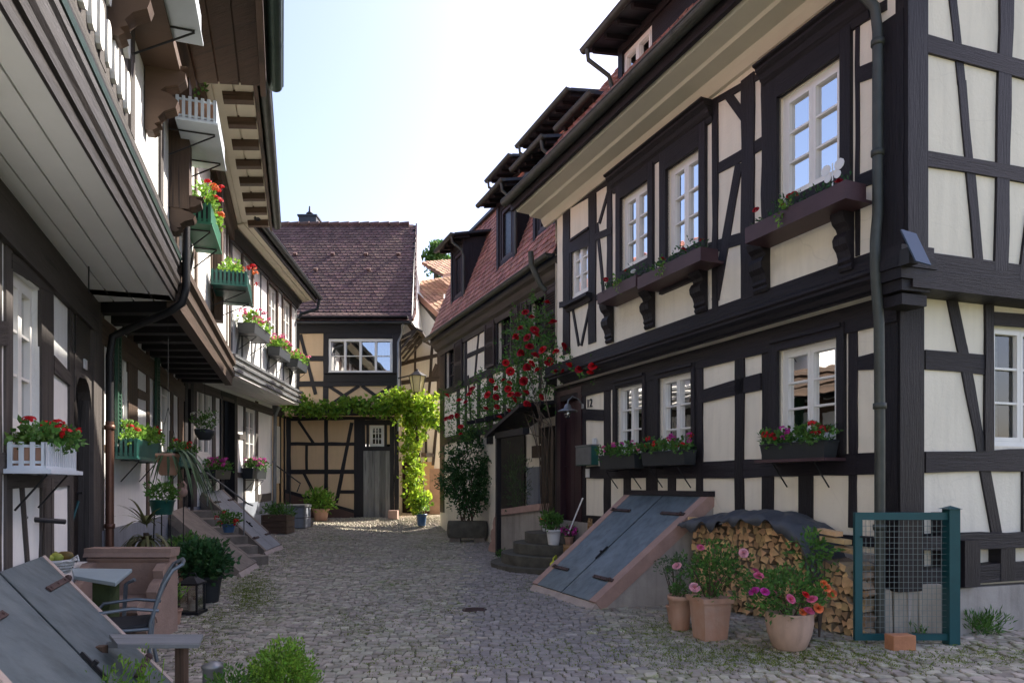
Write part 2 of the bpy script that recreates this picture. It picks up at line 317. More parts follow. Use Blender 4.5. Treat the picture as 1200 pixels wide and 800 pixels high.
def beam_uz(mb,pl,uz,off=.015,back=-.01,jit=.010):
    pl.k=(pl.k+1)%9; off=off+pl.k*.0014
    n=len(uz)
    if n==4:
        e=[math.dist(uz[i],uz[(i+1)%4]) for i in range(4)]
        if e[0]<e[1]: uz=uz[1:]+uz[:1]
        L=max(e); m=max(1,int(L/.35)); a,b,c,d=uz; top=[];bot=[]
        for i in range(m+1):
            t=i/m; j=(jit if 0<i<m else 0)
            top.append((a[0]+(b[0]-a[0])*t+R.uniform(-j,j),a[1]+(b[1]-a[1])*t+R.uniform(-j,j))); bot.append((d[0]+(c[0]-d[0])*t+R.uniform(-j,j),d[1]+(c[1]-d[1])*t+R.uniform(-j,j)))
        uz=top+bot[::-1]
        dv=Vector((b[0]-a[0],b[1]-a[1])).normalized()
    else: dv=Vector((uz[1][0]-uz[0][0],uz[1][1]-uz[0][1])).normalized()
    ax=pl.u*dv.x+Vector((0,0,dv.y)); ay=pl.u*(-dv.y)+Vector((0,0,dv.x))
    # inner bevel: base outline then slightly inset face
    P0=[pl.P(u,z,back) for u,z in uz]; P1=[pl.P(u,z,off) for u,z in uz]; N=len(uz)
    k=R.random()*20; r=R.random()
    mb.mesh(P0+P1,[tuple(range(N,2*N))]+[(i,(i+1)%N,N+(i+1)%N,N+i) for i in range(N)],gax=(ax,ay,k),rnd=r)
def vpost(mb,pl,xl,xr,yt,yb,**k):
    a,b,z0,z1=pl.rect(xl,xr,yt,yb); beam_uz(mb,pl,[(a,z0),(b,z0),(b,z1),(a,z1)],**k)
def hrail(mb,pl,x0,y0t,y0b,x1,y1t,y1b,**k): beam(mb,pl,[(x0,y0t),(x1,y1t),(x1,y1b),(x0,y0b)],**k)
def brace(mb,pl,x0,y0,x1,y1,w=.11,**k):
    a=Vector(pl.uz(x0,y0));b=Vector(pl.uz(x1,y1)); d=(b-a).normalized(); p=Vector((-d.y,d.x))*w/2
    beam_uz(mb,pl,[tuple(a+p),tuple(b+p),tuple(b-p),tuple(a-p)],**k)
def pbox(mb,pl,u0,u1,z0,z1,o0,o1,**k):
    P=[pl.P(u0,z0,o0),pl.P(u1,z0,o0),pl.P(u1,z0,o1),pl.P(u0,z0,o1),pl.P(u0,z1,o0),pl.P(u1,z1,o0),pl.P(u1,z1,o1),pl.P(u0,z1,o1)]
    if 'gax' not in k:
        k['gax']=(pl.u,Vector((0,0,1)),R.random()*9) if (u1-u0)>(z1-z0) else (Vector((0,0,1)),pl.u+pl.n,R.random()*9)
    mb.hexa(P,**k)
def moulding(mb,pl,u0,u1,prof,**k): # prof [(off,z)] swept along u
    a=[pl.P(u0,z,o) for o,z in prof]; mb.prism(a,pl.u*(u1-u0),gax=(pl.u,Vector((0,0,1)),R.random()*9),**k)
def window(pl,r,parent,sash=2,rows=3,cols=1,fw=.05,rec=.05,frame='white',glass='glass',curtain=0,room=True,label=None,tilt=0):
    u0,u1,z0,z1=r; f=MB(); d0,d1=-rec-.05,-rec
    pbox(f,pl,u0,u1,z0,z0+fw,d0,d1+.02);pbox(f,pl,u0,u1,z1-fw,z1,d0,d1);pbox(f,pl,u0,u0+fw,z0+fw,z1-fw,d0,d1);pbox(f,pl,u1-fw,u1,z0+fw,z1-fw,d0,d1)
    W=(u1-u0-2*fw)/sash; s=fw*.75
    for i in range(sash):
        a=u0+fw+i*W+.002; b=a+W-.004; c=z0+fw+.002; d=z1-fw-.002; e0,e1=d0+.012,d1+.012
        pbox(f,pl,a,b,c,c+s,e0,e1);pbox(f,pl,a,b,d-s,d,e0,e1);pbox(f,pl,a,a+s,c+s,d-s,e0,e1);pbox(f,pl,b-s,b,c+s,d-s,e0,e1)
        for j in range(1,rows):
            z=c+s+(d-c-2*s)*j/rows; pbox(f,pl,a+s,b-s,z-.011,z+.011,d0+.015,d1+.006)
        for j in range(1,cols):
            u=a+s+(b-a-2*s)*j/cols; pbox(f,pl,u-.011,u+.011,c+s,d-s,d0+.018,d1+.004)
    fo=f.build('window',frame,parent)
    if label: fo['label']=label
    g=MB(); o=-rec-.03; g.poly([pl.P(u0+fw,z0+fw,o+tilt),pl.P(u1-fw,z0+fw,o+tilt),pl.P(u1-fw,z1-fw,o-tilt),pl.P(u0+fw,z1-fw,o-tilt)]); g.build('pane',glass,fo)
    if curtain:
        c=MB(); n=24; zt=z1-fw-(z1-z0)*(.30 if curtain==2 else .02); zb=z0+.02
        for side in ((u0+fw,u0+fw+(u1-u0)*(.30 if curtain==1 else .46)),(u1-fw-(u1-u0)*(.30 if curtain==1 else .46),u1-fw)):
            pr=None
            for i in range(n+1):
                u=side[0]+(side[1]-side[0])*i/n; q=-rec-.14+.02*math.sin(i*1.7)
                zz=zb+(.05*math.sin(i*.9) if curtain==2 else 0)
                cur=(pl.P(u,zz,q),pl.P(u,zt,q))
                if pr: c.poly([pr[0],cur[0],cur[1],pr[1]],smooth=True,rnd=.5)
                pr=cur
        c.build('curtain','curtain',fo)
    if room:
        m=MB(); a,b=-rec-.06,-rec-.9
        A=[pl.P(u0,z0,a),pl.P(u1,z0,a),pl.P(u1,z1,a),pl.P(u0,z1,a)]; B=[pl.P(u0-.1,z0-.1,b),pl.P(u1+.1,z0-.1,b),pl.P(u1+.1,z1+.1,b),pl.P(u0-.1,z1+.1,b)]
        m.mesh(A+B,[(4,5,6,7)]+[(i,(i+1)%4,4+(i+1)%4,4+i) for i in range(4)]); m.build('room_interior','room',fo)
    return fo
def tiles(mb,o,u,v,W,H,tw=.17,th=.15,lift=.022,skew=0,clip=None,sag=0.0,v0=0):
    """beaver-tail tiles: o lower left corner, u along, v up the slope"""
    o=Vector(o);u=Vector(u).normalized();v=Vector(v).normalized();n=u.cross(v).normalized()
    if n.z<0: n=-n
    rows=int(H/th)+1; cols=int(W/tw)+1
    for j in range(rows):
        for i in range(-1,cols):
            a=i*tw+(tw/2 if j%2 else 0)+skew*j*th; b=v0+j*th+R.uniform(-.004,.004)
            c=a+tw*.97
            if clip and not clip((a+c)/2,b+th/2): continue
            if c<0 or a>W: continue
            a2=max(a,0);c2=min(c,W); L=lift+R.uniform(-.003,.005); tl=R.uniform(-.004,.004)
            sg=-sag*math.sin(math.pi*max(0,min(1,(a/W))))
            def p(x,y,h): return o+u*x+v*y+n*(h+sg)
            m=(a2+c2)/2; rr=th*.28
            top=[p(c2,min(b+th*1.25,H+th),.002),p(a2,min(b+th*1.25,H+th),.002)]
            bot=[p(a2,b+rr,L+tl),p(a2+(m-a2)*.4,b+rr*.3,L),p(m,b,L),p(c2-(c2-m)*.4,b+rr*.3,L),p(c2,b+rr,L-tl)]
            r=R.random(); mb.poly(bot+top,rnd=r)
            for q in range(4): mb.poly([bot[q],bot[q]-n*.016,bot[q+1]-n*.016,bot[q+1]],rnd=r*.6)
def gutter(pl_or,a,b,r=.07,mat_='gutter',parent=None,name='gutter',joints=.9):
    mb=MB(); a=Vector(a);b=Vector(b); d=(b-a); L=d.length; d.normalize(); x=d.cross(Vector((0,0,1))).normalized(); seg=10
    pr=[]
    for rr in (r,r-.006):
        for j in range(seg+1):
            t=math.pi+math.pi*j/seg; pr.append((rr*math.cos(t),rr*math.sin(t)))
    ring=[]
    for e in (a,b): ring.append([e+x*p[0]+Vector((0,0,p[1])) for p in pr])
    n=seg+1
    for j in range(seg): mb.mesh([ring[0][j],ring[1][j],ring[1][j+1],ring[0][j+1]],[(0,1,2,3)],smooth=True,rnd=.5)
    for j in range(seg): mb.mesh([ring[0][n+j],ring[1][n+j],ring[1][n+j+1],ring[0][n+j+1]],[(0,1,2,3)],smooth=True,rnd=.5)
    for e in (0,1): mb.poly([ring[e][j] for j in range(n)])
    for s in (-1,1): mb.tube([a+x*s*r,b+x*s*r],.011,6)
    k=int(L/joints)
    for i in range(1,k+1):
        c=a+d*(L*i/(k+1)); vs=[]
        for e in (-.012,.012):
            vs+= [c+d*e+x*(r+.008)*math.cos(math.pi+math.pi*j/seg)+Vector((0,0,(r+.008)*math.sin(math.pi+math.pi*j/seg))) for j in range(n)]
        mb.mesh(vs,[(j,j+1,n+j+1,n+j) for j in range(seg)],smooth=True)
    return mb.build(name,mat_,parent)
def pipe(path,r,m,parent,name='downpipe',collars=()):
    mb=MB(); mb.tube(path,r,12)
    for c in collars:
        c=Vector(c); mb.lathe(c,[(r+.001,-.03),(r+.012,-.025),(r+.012,.025),(r+.001,.03)],12)
    return mb.build(name,m,parent)
# plants -------------------------------------------------------------------------
def leaf(mb,p,d,up,L,W,r=None):
    d=Vector(d).normalized(); s=d.cross(Vector(up)); 
    if s.length<1e-3: s=Vector((1,0,0))
    s.normalize(); n=s.cross(d); p=Vector(p); r=R.random() if r is None else r
    a=p;b=p+d*L*.45+s*W/2+n*L*.07;c=p+d*L-n*L*.12;e=p+d*L*.45-s*W/2+n*L*.07; m=p+d*L*.5-n*.01
    mb.mesh([a,b,c,e],[(0,1,2),(0,2,3)],rnd=r)
def rv():
    while 1:
        v=Vector((R.uniform(-1,1),R.uniform(-1,1),R.uniform(-1,1)))
        if .05<v.length<1: return v
def foliage(mb,c,rad,n,L=.06,W=.04,up=.4,shell=.45,clump=6,droop=0,base=None):
    """leaves set on short sprays spread through an ellipsoid"""
    c=Vector(c); k=max(1,n//clump)
    for _ in range(k):
        v=rv(); v=v.normalized()*(shell+(1-shell)*R.random()**.7)*(.8+.3*R.random()) ; q=c+Vector((v.x*rad[0],v.y*rad[1],v.z*rad[2])); out=v.normalized()
        for i in range(clump):
            d=(out*.8+rv()*.9+Vector((0,0,up-droop))).normalized(); leaf(mb,q+rv()*L*1.1,d,rv(),L*R.uniform(.65,1.25),W*R.uniform(.7,1.2))
def bloom_mesh(kind,r):
    mb=MB()
    if kind=='rose':
        for ring,(rr,h,n,t) in enumerate(((.15,.55,5,.2),(.5,.35,6,.5),(.8,.05,7,.9))):
            for i in range(n):
                a=2*math.pi*(i+ring*.37)/n; o=Vector((math.cos(a),math.sin(a),0)); s=Vector((-math.sin(a),math.cos(a),0))
                b=o*rr*r*.4; m_=o*rr*r*1.0+Vector((0,0,h*r)); tp=o*(rr+t*.35)*r+Vector((0,0,(h+.25-t*.2)*r))
                w_=r*(.35+.3*ring*.6)
                mb.mesh([b-s*w_*.4,b+s*w_*.4,m_+s*w_,tp+s*w_*.5,tp-s*w_*.5,m_-s*w_],[(0,1,2,5),(5,2,3,4)],rnd=R.random(),smooth=False)
    else: # geranium head: many small florets
        for i in range(16):
            v=rv().normalized(); v.z=abs(v.z)*.8+.05; p=Vector((v.x*r,v.y*r,v.z*r)); s=v.cross(Vector((.3,.2,1))).normalized(); t=v.cross(s); q=r*.42; rr=R.random()
            for j in range(5):
                a=2*math.pi*j/5; e=s*math.cos(a)+t*math.sin(a); g=s*math.cos(a+.6)+t*math.sin(a+.6); h=s*math.cos(a-.6)+t*math.sin(a-.6)
                mb.mesh([p,p+g*q*.7+v*q*.15,p+e*q+v*q*.1,p+h*q*.7+v*q*.15],[(0,1,2,3)],rnd=rr)
    return mb
BLOOMS={}
def bloom(kind,m,p,r,parent,name=None):
    key=(kind,m,round(r,3),R.randint(0,1))
    if key not in BLOOMS:
        o=bloom_mesh(kind,r).build(name or kind,m,None,origin=(0,0,0)); BLOOMS[key]=o.data; 
    else: o=bpy.data.objects.new(name or kind,BLOOMS[key]); col.objects.link(o)
    o.parent=parent; o.location=Vector(p)-Vector(parent['_w']); o.rotation_euler=(R.uniform(.3,1.4) if kind=='rose' else R.uniform(-.4,1.0),R.uniform(-.6,.6),R.uniform(-.8,.8)); return o
# ================================================================ ground
mb=MB(); n=150
def gg(i,j):
    X=-14+34*i/n; Y=-2+40*j/n; return Vector((X,Y,gz(X,Y)-(.016 if Y<17 else .055)))
for i in range(n):
    for j in range(n): mb.mesh([gg(i,j),gg(i+1,j),gg(i+1,j+1),gg(i,j+1)],[(0,1,2,3)],smooth=True,rnd=.5)
for a,b in (((-300,-200),(-14,-2)),): pass
B_=[(-400,-2),(-14,-2),(-14,38),(-400,38)],[(20,-2),(400,-2),(400,38),(20,38)],[(-400,38),(400,38),(400,800),(-400,800)],[(-400,-300),(400,-300),(400,-2),(-400,-2)]
for q in B_: mb.poly([(x,y,gz(x,y)-.08) for x,y in q])
M['ground']=mat('joint earth and moss',(.12,.11,.07),.95,.4,2.2,.6,30,c2=(.085,.105,.03))
struct(mb.build('ground','ground',None,origin=(0,0,0)))
# cobbles: rows across the lane, every stone a low chamfered block
RA=(3.567,6.3)
def lane_left(Y):
    pts=[(3,-3.0),(7.65,-4.6),(13.5,-6.4),(19,-6.9),(22,-7.3)]
    for (a,x0),(b,x1) in zip(pts,pts[1:]):
        if Y<=b: return x0+(x1-x0)*(Y-a)/(b-a)
    return -7.3
def lane_right(Y):
    if Y<6.9: return 7.5 if Y>5 else 6.5
    if Y<20: return 6.75-.4275*Y
    return .5
mb=MB(); Y=3.7; row=0
while Y<23.6:
    d=R.uniform(.078,.096); x=max(lane_left(Y),-Y*.8)-.1-R.random()*.1; xr=min(lane_right(Y),Y*.82)
    while x<xr:
        wd=R.uniform(.07,.135); 
        if R.random()<.05: wd*=1.35
        cx=x+wd/2; wv=.05*noise.noise((cx*.6,Y*.5,0))+.10*math.sin(cx*.55+Y*.1)
        g=R.uniform(.005,.011)
        path=abs(cx-(.15-.06*(Y-8)))<.72+.25*noise.noise((0,Y*.3,3))+R.uniform(-.22,.22)
        z=gz(cx,Y)+R.uniform(-.006,.008)+.012*noise.noise((cx*1.1,Y*1.1,5))
        sk=R.uniform(-.006,.006); tl=R.uniform(-.005,.005); tm=R.uniform(-.004,.004)
        x0,x1=x+g/2,x+wd-g/2; y0,y1=Y+wv+g/2+R.uniform(-.003,.003),Y+wv+d-g/2+R.uniform(-.003,.003)
        c=.42*R.random()+.28+(.25 if R.random()<.12 else 0)
        b=.005+R.random()*.006; e=.035
        q=[(x0+sk,y0),(x1+sk+R.uniform(-.005,.005),y0+R.uniform(-.004,.004)),(x1-sk,y1),(x0-sk+R.uniform(-.005,.005),y1+R.uniform(-.004,.004))]; cc=(sum(p[0] for p in q)/4,sum(p[1] for p in q)/4)
        if Y<13:
            o=[]; t_=[]
            for k,(a,bb) in enumerate(q):
                # cut corners
                na=q[(k+1)%4]; pa=q[k-1]
                for (tx,ty) in (pa,na):
                    L=math.dist((a,bb),(tx,ty)); f=min(.22,.012/L)
                    ox,oy=a+(tx-a)*f,bb+(ty-bb)*f; o.append(Vector((ox,oy,z-e)))
                    ix,iy=cc[0]+(ox-cc[0])*(1-b/.055),cc[1]+(oy-cc[1])*(1-b/.055); t_.append(Vector((ix,iy,z+tl*(ix-cc[0])/.05+tm*(iy-cc[1])/.05)))
            md=[Vector((p.x,p.y,z-.007)) for p in o]
            mb.mesh(o+md+t_,mi=int(path),fs=[tuple(range(16,24))]+[(k,(k+1)%8,8+(k+1)%8,8+k) for k in range(8)]+[(8+k,8+(k+1)%8,16+(k+1)%8,16+k) for k in range(8)],rnd=c)
        else:
            o=[Vector((a,bb,z-e)) for a,bb in q]; t_=[Vector((cc[0]+(a-cc[0])*.8,cc[1]+(bb-cc[1])*.8,z)) for a,bb in q]
            mb.mesh(o+t_,mi=int(path),fs=[(4,5,6,7)]+[(k,(k+1)%4,4+(k+1)%4,4+k) for k in range(4)],rnd=c)
        x+=wd
    Y+=d; row+=1
struct(mb.build('cobbled_street',['cobble','cobble_path'],None,origin=(0,0,0)))
# ================================================================ right house
RG=Plane(RA,(RA[0]-.4275,RA[1]+1),-1)
if RG.n.x>0: RG.n=-RG.n
RU=RG.shift(.17); RU.k=3
dG=Vector((.9524,.3048,0)); GG=Plane(RA,(RA[0]+dG.x,RA[1]+dG.y),1)
if GG.n.y>0: GG.n=-GG.n
GU=GG.shift(.22)
def isect(P,Q):
    # corner of two planes on the ground
    a=P.u;b=Q.u;d=Q.A-P.A; den=a.x*b.y-a.y*b.x; t=(d.x*b.y-d.y*b.x)/den; return t
uLG=7.02                       # length of facade along u
LG=8.0                         # gable length modelled
H1=thing('timber_house','dark brown half timbered house with white windows on two floors, filling the right side','house',(RA[0]+1.5,RA[1]+3,0.06))
zJ=3.45; zE=6.55
w4=RG.rect(724,755,449,533); w5=RG.rect(773.5,812.5,439,537); w6=RG.rect(913.6,983.5,403,517)
W0=RU.rect(670.5,690.5,277,346); W1=RU.rect(729,761.5,222,311); W2=RU.rect(783,822,186,294); W3=RU.rect(913.6,987.5,90,222)
dr=RG.rect(656,682,462,614)
mb=MB()
wall_holes(mb,RG,0,uLG,-.1,zJ,[w4,w5,w6,dr])
cu=isect(RU,GU); 
uU=6.60; wall_holes(mb,RU,cu,uU,zJ+.1,zE+.3,[W0,W1,W2,W3])
gw=GG.rect(1162.5,1236,382,523)
wall_holes(mb,GG,0,LG,.45,zJ,[gw])
cg=isect(GU,RU)
gu=GU
for a,b in ((cg,LG),): mb.poly([gu.P(a,zJ-.02),gu.P(b,zJ-.02),gu.P(b,zE+.5),gu.P(cg+LG/2+.2,11.6),gu.P(a,zE+.5)])
# closing faces: far gable, back, jetty undersides
pA=RG.P(uLG,0); pB=pA+Vector((.92,.39,0))*7; pC=GG.P(LG,0)
for a,b in ((pA,pB),(pB,pC)): mb.poly([a,b,b+Vector((0,0,zE+.2)),a+Vector((0,0,zE+.2))])
mb.poly([RG.P(0,zJ-.1,0),RG.P(uLG,zJ-.1,0),RG.P(uLG,zJ-.1,.17),RG.P(cu,zJ-.1,.17)])
mb.poly([RU.P(uU,zJ-.1,-1.2),RU.P(uU,zJ-.1,0),RU.P(uU,zE,0),RU.P(uU,zE,-1.2)])
mb.build('wall','plaster',H1)
# plinth
mb=MB(); zp=.93
pbox(mb,GG,-.02,LG,-.1,.62,-.02,.12,gax=None)
pbox(mb,RG,0.02,uLG-.0,-.1,.93,-.02,.05,gax=None)
mb.build('plinth','plinth',H1)
def C4(ox,oy,s): return lambda x,y:(ox+x/s,oy+y/s)
cA=C4(700,360,3.3333)
tb=MB()
# ground floor facade posts (pixel left/right, top, bottom)
for xl,xr,yt,yb in ((651.5,656,452,616),(682,687,447,616),(708.5,716,446,607),(716,727,430,452),(754.5,758.5,440,545),(758.5,771,432,607),(817,824.5,418,600),(863,873,400,602),(893.5,907,392,606),(995,1005,372,618),(1036,1053,355,640)):
    vpost(tb,RG,xl,xr,yt,yb)
for xl,xr,yt,yb in ((731.5,739.5,556,607),(783.5,792.5,553,607),(937,953.5,552,612)): vpost(tb,RG,xl,xr,yt,yb,off=.012)
hrail(tb,RG,684,456,462,812,418,424,off=.02)
hrail(tb,RG,687,479,492,709,480,493)
hrail(tb,RG,824,457,472,893,437,457); hrail(tb,RG,1004,419,434,1026,413,433)
hrail(tb,RG,687,547,560,824,541,560,off=.018); hrail(tb,RG,824,541,560,1004,531,557,off=.020); hrail(tb,RG,1004,531,556,1045,529,555,off=.016)
hrail(tb,RG,684,603,613,1045,629,642,off=.022)
# plate under the jetty
pbox(tb,RG,0,uLG,zJ-.36,zJ-.05,-.01,.032)
tb.build('timber_frame','timber',H1)
tb=MB()
for xl,xr,yt,yb in ((660.5,668.5,240,415),(690.5,699,226,402),(836,842,120,365),(870,885,90,350),(894,903,70,342),(1003.5,1008,30,300),(1032,1060,20,340)): vpost(tb,RU,xl,xr,yt,yb)
for xl,xr,yt,yb in ((712,718,210,395),): vpost(tb,RU,xl,xr,yt,yb)
brace(tb,RU,716,216,703,262,.07); brace(tb,RU,700,262,713,395,.07,off=.011)
brace(tb,RU,672,363,679,405,.055); brace(tb,RU,691,362,682,405,.055)
hrail(tb,RU,668,283,297,692,270,287)
hrail(tb,RU,699,274,282,718,266,274); hrail(tb,RU,656,354,361,701,345,352)
hrail(tb,RU,668,240,245,720,206,213,off=.02)
hrail(tb,RU,838,194,206,895,160,175); hrail(tb,RU,1006,80,98,1040,66,86); hrail(tb,RU,1006,206,222,1040,192,210)
hrail(tb,RU,831,285,298,893,266,280,off=.011)
brace(tb,RU,867,192,839,352,.13,off=.01)
brace(tb,RU,854,112,873,138,.10,off=.01)
hrail(tb,RU,836,117,124,1040,0,12,off=.008)
tb.build('timber_frame','timber',H1)
# dark casings round the windows (raised boards)
def casing(pl,r,parent,l=.10,rr=.10,t=.12,b=.06,off=.045,m='timber',name='window_casing'):
    a,bb,c,d=r; m_=MB()
    pbox(m_,pl,a-l,a,c-b,d+t,-.02,off);pbox(m_,pl,bb,bb+rr,c-b,d+t,-.02,off);pbox(m_,pl,a,bb,d,d+t,-.02,off+.003);pbox(m_,pl,a,bb,c-b,c,-.02,off+.003)
    pbox(m_,pl,a-l+.03,bb+rr-.03,d+t-.04,d+t,off,off+.025)
    return m_.build(name,m,parent)
for r in (w4,w5): casing(RG,r,H1,.07,.09,.10,.12)
casing(RG,w6,H1,.09,.12,.13,.16)
casing(RU,W0,H1,.05,.05,.05,.03,.02)
casing(RU,W1,H1,.12,.12,.35,.45); casing(RU,W2,H1,.12,.14,.35,.45,.05); casing(RU,W3,H1,.12,.16,.33,.3)
for r in (w4,w5): window(RG,r,H1,2,3,1,.045,curtain=2)
window(RG,w6,H1,2,3,1,.05,curtain=2)
window(RU,W0,H1,2,3,1,.05,rec=.03)
for r in (W1,W2,W3): window(RU,r,H1,2,3,1,.055,curtain=1)
gwr=gw; window(GG,gw,H1,2,3,1,.05,glass='glass_d',curtain=1)
# moulded hoods over the upper windows
def hood(pl,u0,u1,z,parent,m='timber',d=.20,h=.26):
    m_=MB(); pr=[(0,z-h),(.03,z-h),(.05,z-h*.75),(.09,z-h*.6),(.11,z-h*.4),(d*.8,z-h*.25),(d*.8,z-h*.14),(d,z-h*.08),(d,z),(0,z)]
    moulding(m_,pl,u0,u1,pr); return m_.build('window_hood',m,parent)
hood(RU,W2[0]-.24,W1[1]+.22,max(W1[3],W2[3])+.42,H1); hood(RU,W3[0]-.32,W3[1]+.2,W3[3]+.42,H1)
m_=MB(); z=RU.uz(680,356)[1]; moulding(m_,RU,W0[0]-.12,W0[1]+.14,[(0,z-.05),(.05,z-.05),(.07,z),(.13,z+.03),(.13,z+.08),(0,z+.08)]); m_.build('window_sill','timber',H1)
# carved corbels
def corbel(pl,u,z0,z1,w,parent,m='timber',d=.16):
    m_=MB(); H=z1-z0
    prof=[(0,0),(.03,0),(.05,.05),(.035,.10),(.06,.14),(.05,.2),(.075,.3),(.12,.38),(.13,.48),(.10,.56),(.06,.6),(.08,.66),(.13,.72),(.16,.82),(.16,.9),(.13,.94),(.17,1),(0,1)]
    pts=[pl.P(u-w/2,z0+H*t,.012+x*d/.17) for x,t in prof]; m_.prism(pts,pl.u*w,gax=(Vector((0,0,1)),pl.u,R.random()*9)); return m_.build('corbel',m,parent)
for xl,xr,yt,yb in ((711.5,721,350,402),(757,770,330,385),(816,832,308,366),(885,905,276,343),(985,1004,243,318)):
    a,b,z0,z1=RU.rect(xl,xr,yt,yb); corbel(RU,(a+b)/2,z0,z1,(b-a)*.8,H1)
# bressummer cornice between floors, returning into the carved corner head
m_=MB(); moulding(m_,RG,-.20,uLG+.05,[(.0,zJ-.08),(.05,zJ-.08),(.06,zJ-.045),(.10,zJ-.03),(.14,zJ+.02),(.20,zJ+.05),(.20,zJ+.08),(.225,zJ+.10),(.225,zJ+.13),(.19,zJ+.15),(.19,zJ+.30),(.0,zJ+.30)]); m_.build('cornice','timber',H1)
m_=MB()
pbox(m_,GG,-.12,LG,zJ-.12,zJ+.04,-.02,.262); pbox(m_,GG,-.10,LG,zJ+.045,zJ+.21,-.02,.245)
for k in range(14): 
    u=.5+k*.55; 
m_.build('bressummer','timber',H1)
m_=MB() # corner posts
pbox(m_,GG,-.01,.275,.6,zJ-.14,-.25,.03); m_.build('corner_post','timber',H1)
m_=MB(); pbox(m_,GU,cg-.01,cg+.22,zJ+.21,zE+.6,-.26,.03); m_.build('corner_post','timber',H1)
m_=MB()
c=GU.P(cg+.08,0,-.10)
for zz,s in ((zJ+.20,.25),(zJ+.10,.28),(zJ+.0,.26),(zJ-.1,.22),(zJ-.22,.19)): m_.obox((c.x,c.y,zz),RG.u*s*.55,GG.u*s*.75,(0,0,.048))
m_.build('corner_corbel','timber',H1)
# gable timbers
tb=MB()
def gxb(pl,pts,w,**k):
    for (a,b) in zip(pts,pts[1:]): brace(tb,pl,a[0],a[1],b[0],b[1],w,**k)
brace(tb,GU,1112,-30,1126,100,.095,off=.012); brace(tb,GU,1126,95,1136,205,.095,off=.0135); brace(tb,GU,1135.5,200,1146,318,.11,off=.015)
beam(tb,GU,[(1171,-60),(1186,-60),(1178.5,318),(1163,318)],off=.02)
hrail(tb,GU,1083,42,63,1240,84,106,off=.02); hrail(tb,GU,1083,178,196,1240,204,222,off=.019)
hrail(tb,GU,1083,-95,-75,1240,-65,-45)
brace(tb,GU,1206,250,1196,330,.1)
brace(tb,GG,1113,345,1126.5,410,.125,off=.017); brace(tb,GG,1126,406,1153.5,553,.125,off=.015); brace(tb,GG,1152.5,549,1167,628,.13,off=.016)
vpost(tb,GG,1152,1162,345,532,off=.022)
hrail(tb,GG,1083,410,433,1152,416,439,off=.012); hrail(tb,GG,1162,366,381,1240,374,388,off=.02)
hrail(tb,GG,1082,529,554,1240,526,551,off=.021); vpost(tb,GG,1196,1212,552,628)
hrail(tb,GG,1080,625,640,1240,622,636,off=.035)
tb.build('timber_frame','timber',H1)
tb=MB() # low projecting sill structure on the plinth
pl=GG.shift(.10)
hrail(tb,pl,1064,628,644,1240,622,640,off=.03); hrail(tb,pl,1060,668,690,1240,655,676,off=.02,back=-.1)
vpost(tb,pl,1121,1139,632,686,off=.08,back=-.1); vpost(tb,pl,1170,1187,640,680,off=.02,back=-.1); vpost(tb,pl,1048,1076,600,692,off=.04,back=-.1); vpost(tb,pl,1102,1121,600,684,off=.0,back=-.1)
tb.build('sill_beam','timber',H1)
# door
def door(pl,r,parent,m='door_p',frame='timber',rec=.3,fw=.09,panels=2,name='door',boards=0):
    a,b,c,d=r; f=MB()
    pbox(f,pl,a-fw*.4,a+fw,c,d,-.12,.035);pbox(f,pl,b-fw,b+fw*.4,c,d,-.12,.035);pbox(f,pl,a-fw*.4,b+fw*.4,d,d+fw,-.12,.04)
    for u_ in (a-.001,b-.0): pbox(f,pl,min(u_,u_+.001),max(u_,u_+.001)+.002,c,d,-rec-.05,.0)
    f.build('door_frame',frame,parent)
    g=MB(); pbox(g,pl,a+fw,b-fw,c,d,-rec-.04,-rec)
    if boards:
        W=(b-a-2*fw)/boards
        for i in range(boards): pbox(g,pl,a+fw+W*i+.004,a+fw+W*(i+1)-.004,c+.02,d-.02,-rec,-rec+.02)
    else:
        for i in range(panels):
            h=(d-c)/panels; pbox(g,pl,a+fw+.09,b-fw-.09,c+h*i+.1,c+h*(i+1)-.08,-rec,-rec+.025)
    o=g.build(name,m,parent)
    h=MB(); p=pl.P(b-fw-.07,c+(d-c)*.45,-rec+.02); h.tube([p,p+pl.n*.05,p+pl.n*.05-pl.u*.1],.009,6); h.build('handle','iron',o)
    return o
door(RG,dr,H1,'door_p','door_p',rec=.10,boards=4)
# eaves: soffit with coved bands, fascia, gutter
OV=.72
m_=MB()
sof=[(.0,zE-.20),(.05,zE-.20),(.10,zE-.12),(.12,zE-.06),(.34,zE-.05),(.36,zE-.01),(.60,zE+.0),(.62,zE+.03),(.66,zE+.04),(.66,zE+.12),(.0,zE+.12)]
moulding(m_,RU,cu-.3,uLG+.02,sof); m_.build('soffit','soffit',H1)
m_=MB(); pbox(m_,RU,cu-.32,uLG+.04,zE-.0,zE+.2,.66,.72); m_.build('fascia','timber',H1)
g0=RU.P(cu-.35,zE+.17,OV+.09); g1=RU.P(uLG+.1,zE+.17,OV+.09); gutter(None,g0,g1,.085,'gutter',H1)
# roof, its unseen ridge raised to cast shade on the left row
m_=MB(); rz=13.6; RW=4.6
e0,e1=RU.P(cu-.3,zE+.2,OV+.02),RU.P(uLG+.05,zE+.2,OV+.02); r0,r1=RU.P(cu-.3,rz,-RW),RU.P(uLG+.05,rz,-RW); b0,b1=RU.P(cu-.3,zE,-RW*2-.5),RU.P(uLG+.05,zE,-RW*2-.5)
m_.poly([e0,e1,r1,r0]); m_.poly([r0,r1,b1,b0]); m_.poly([e1,b1,r1],mi=1); m_.poly([e0,r0,b0],mi=1)
up=(r0-e0).normalized()
tiles(m_,e0,RU.u,up,uLG-cu+.35,(r0-e0).length,.2,.24)
m_.build('roof',['tile_r','timber'],H1)
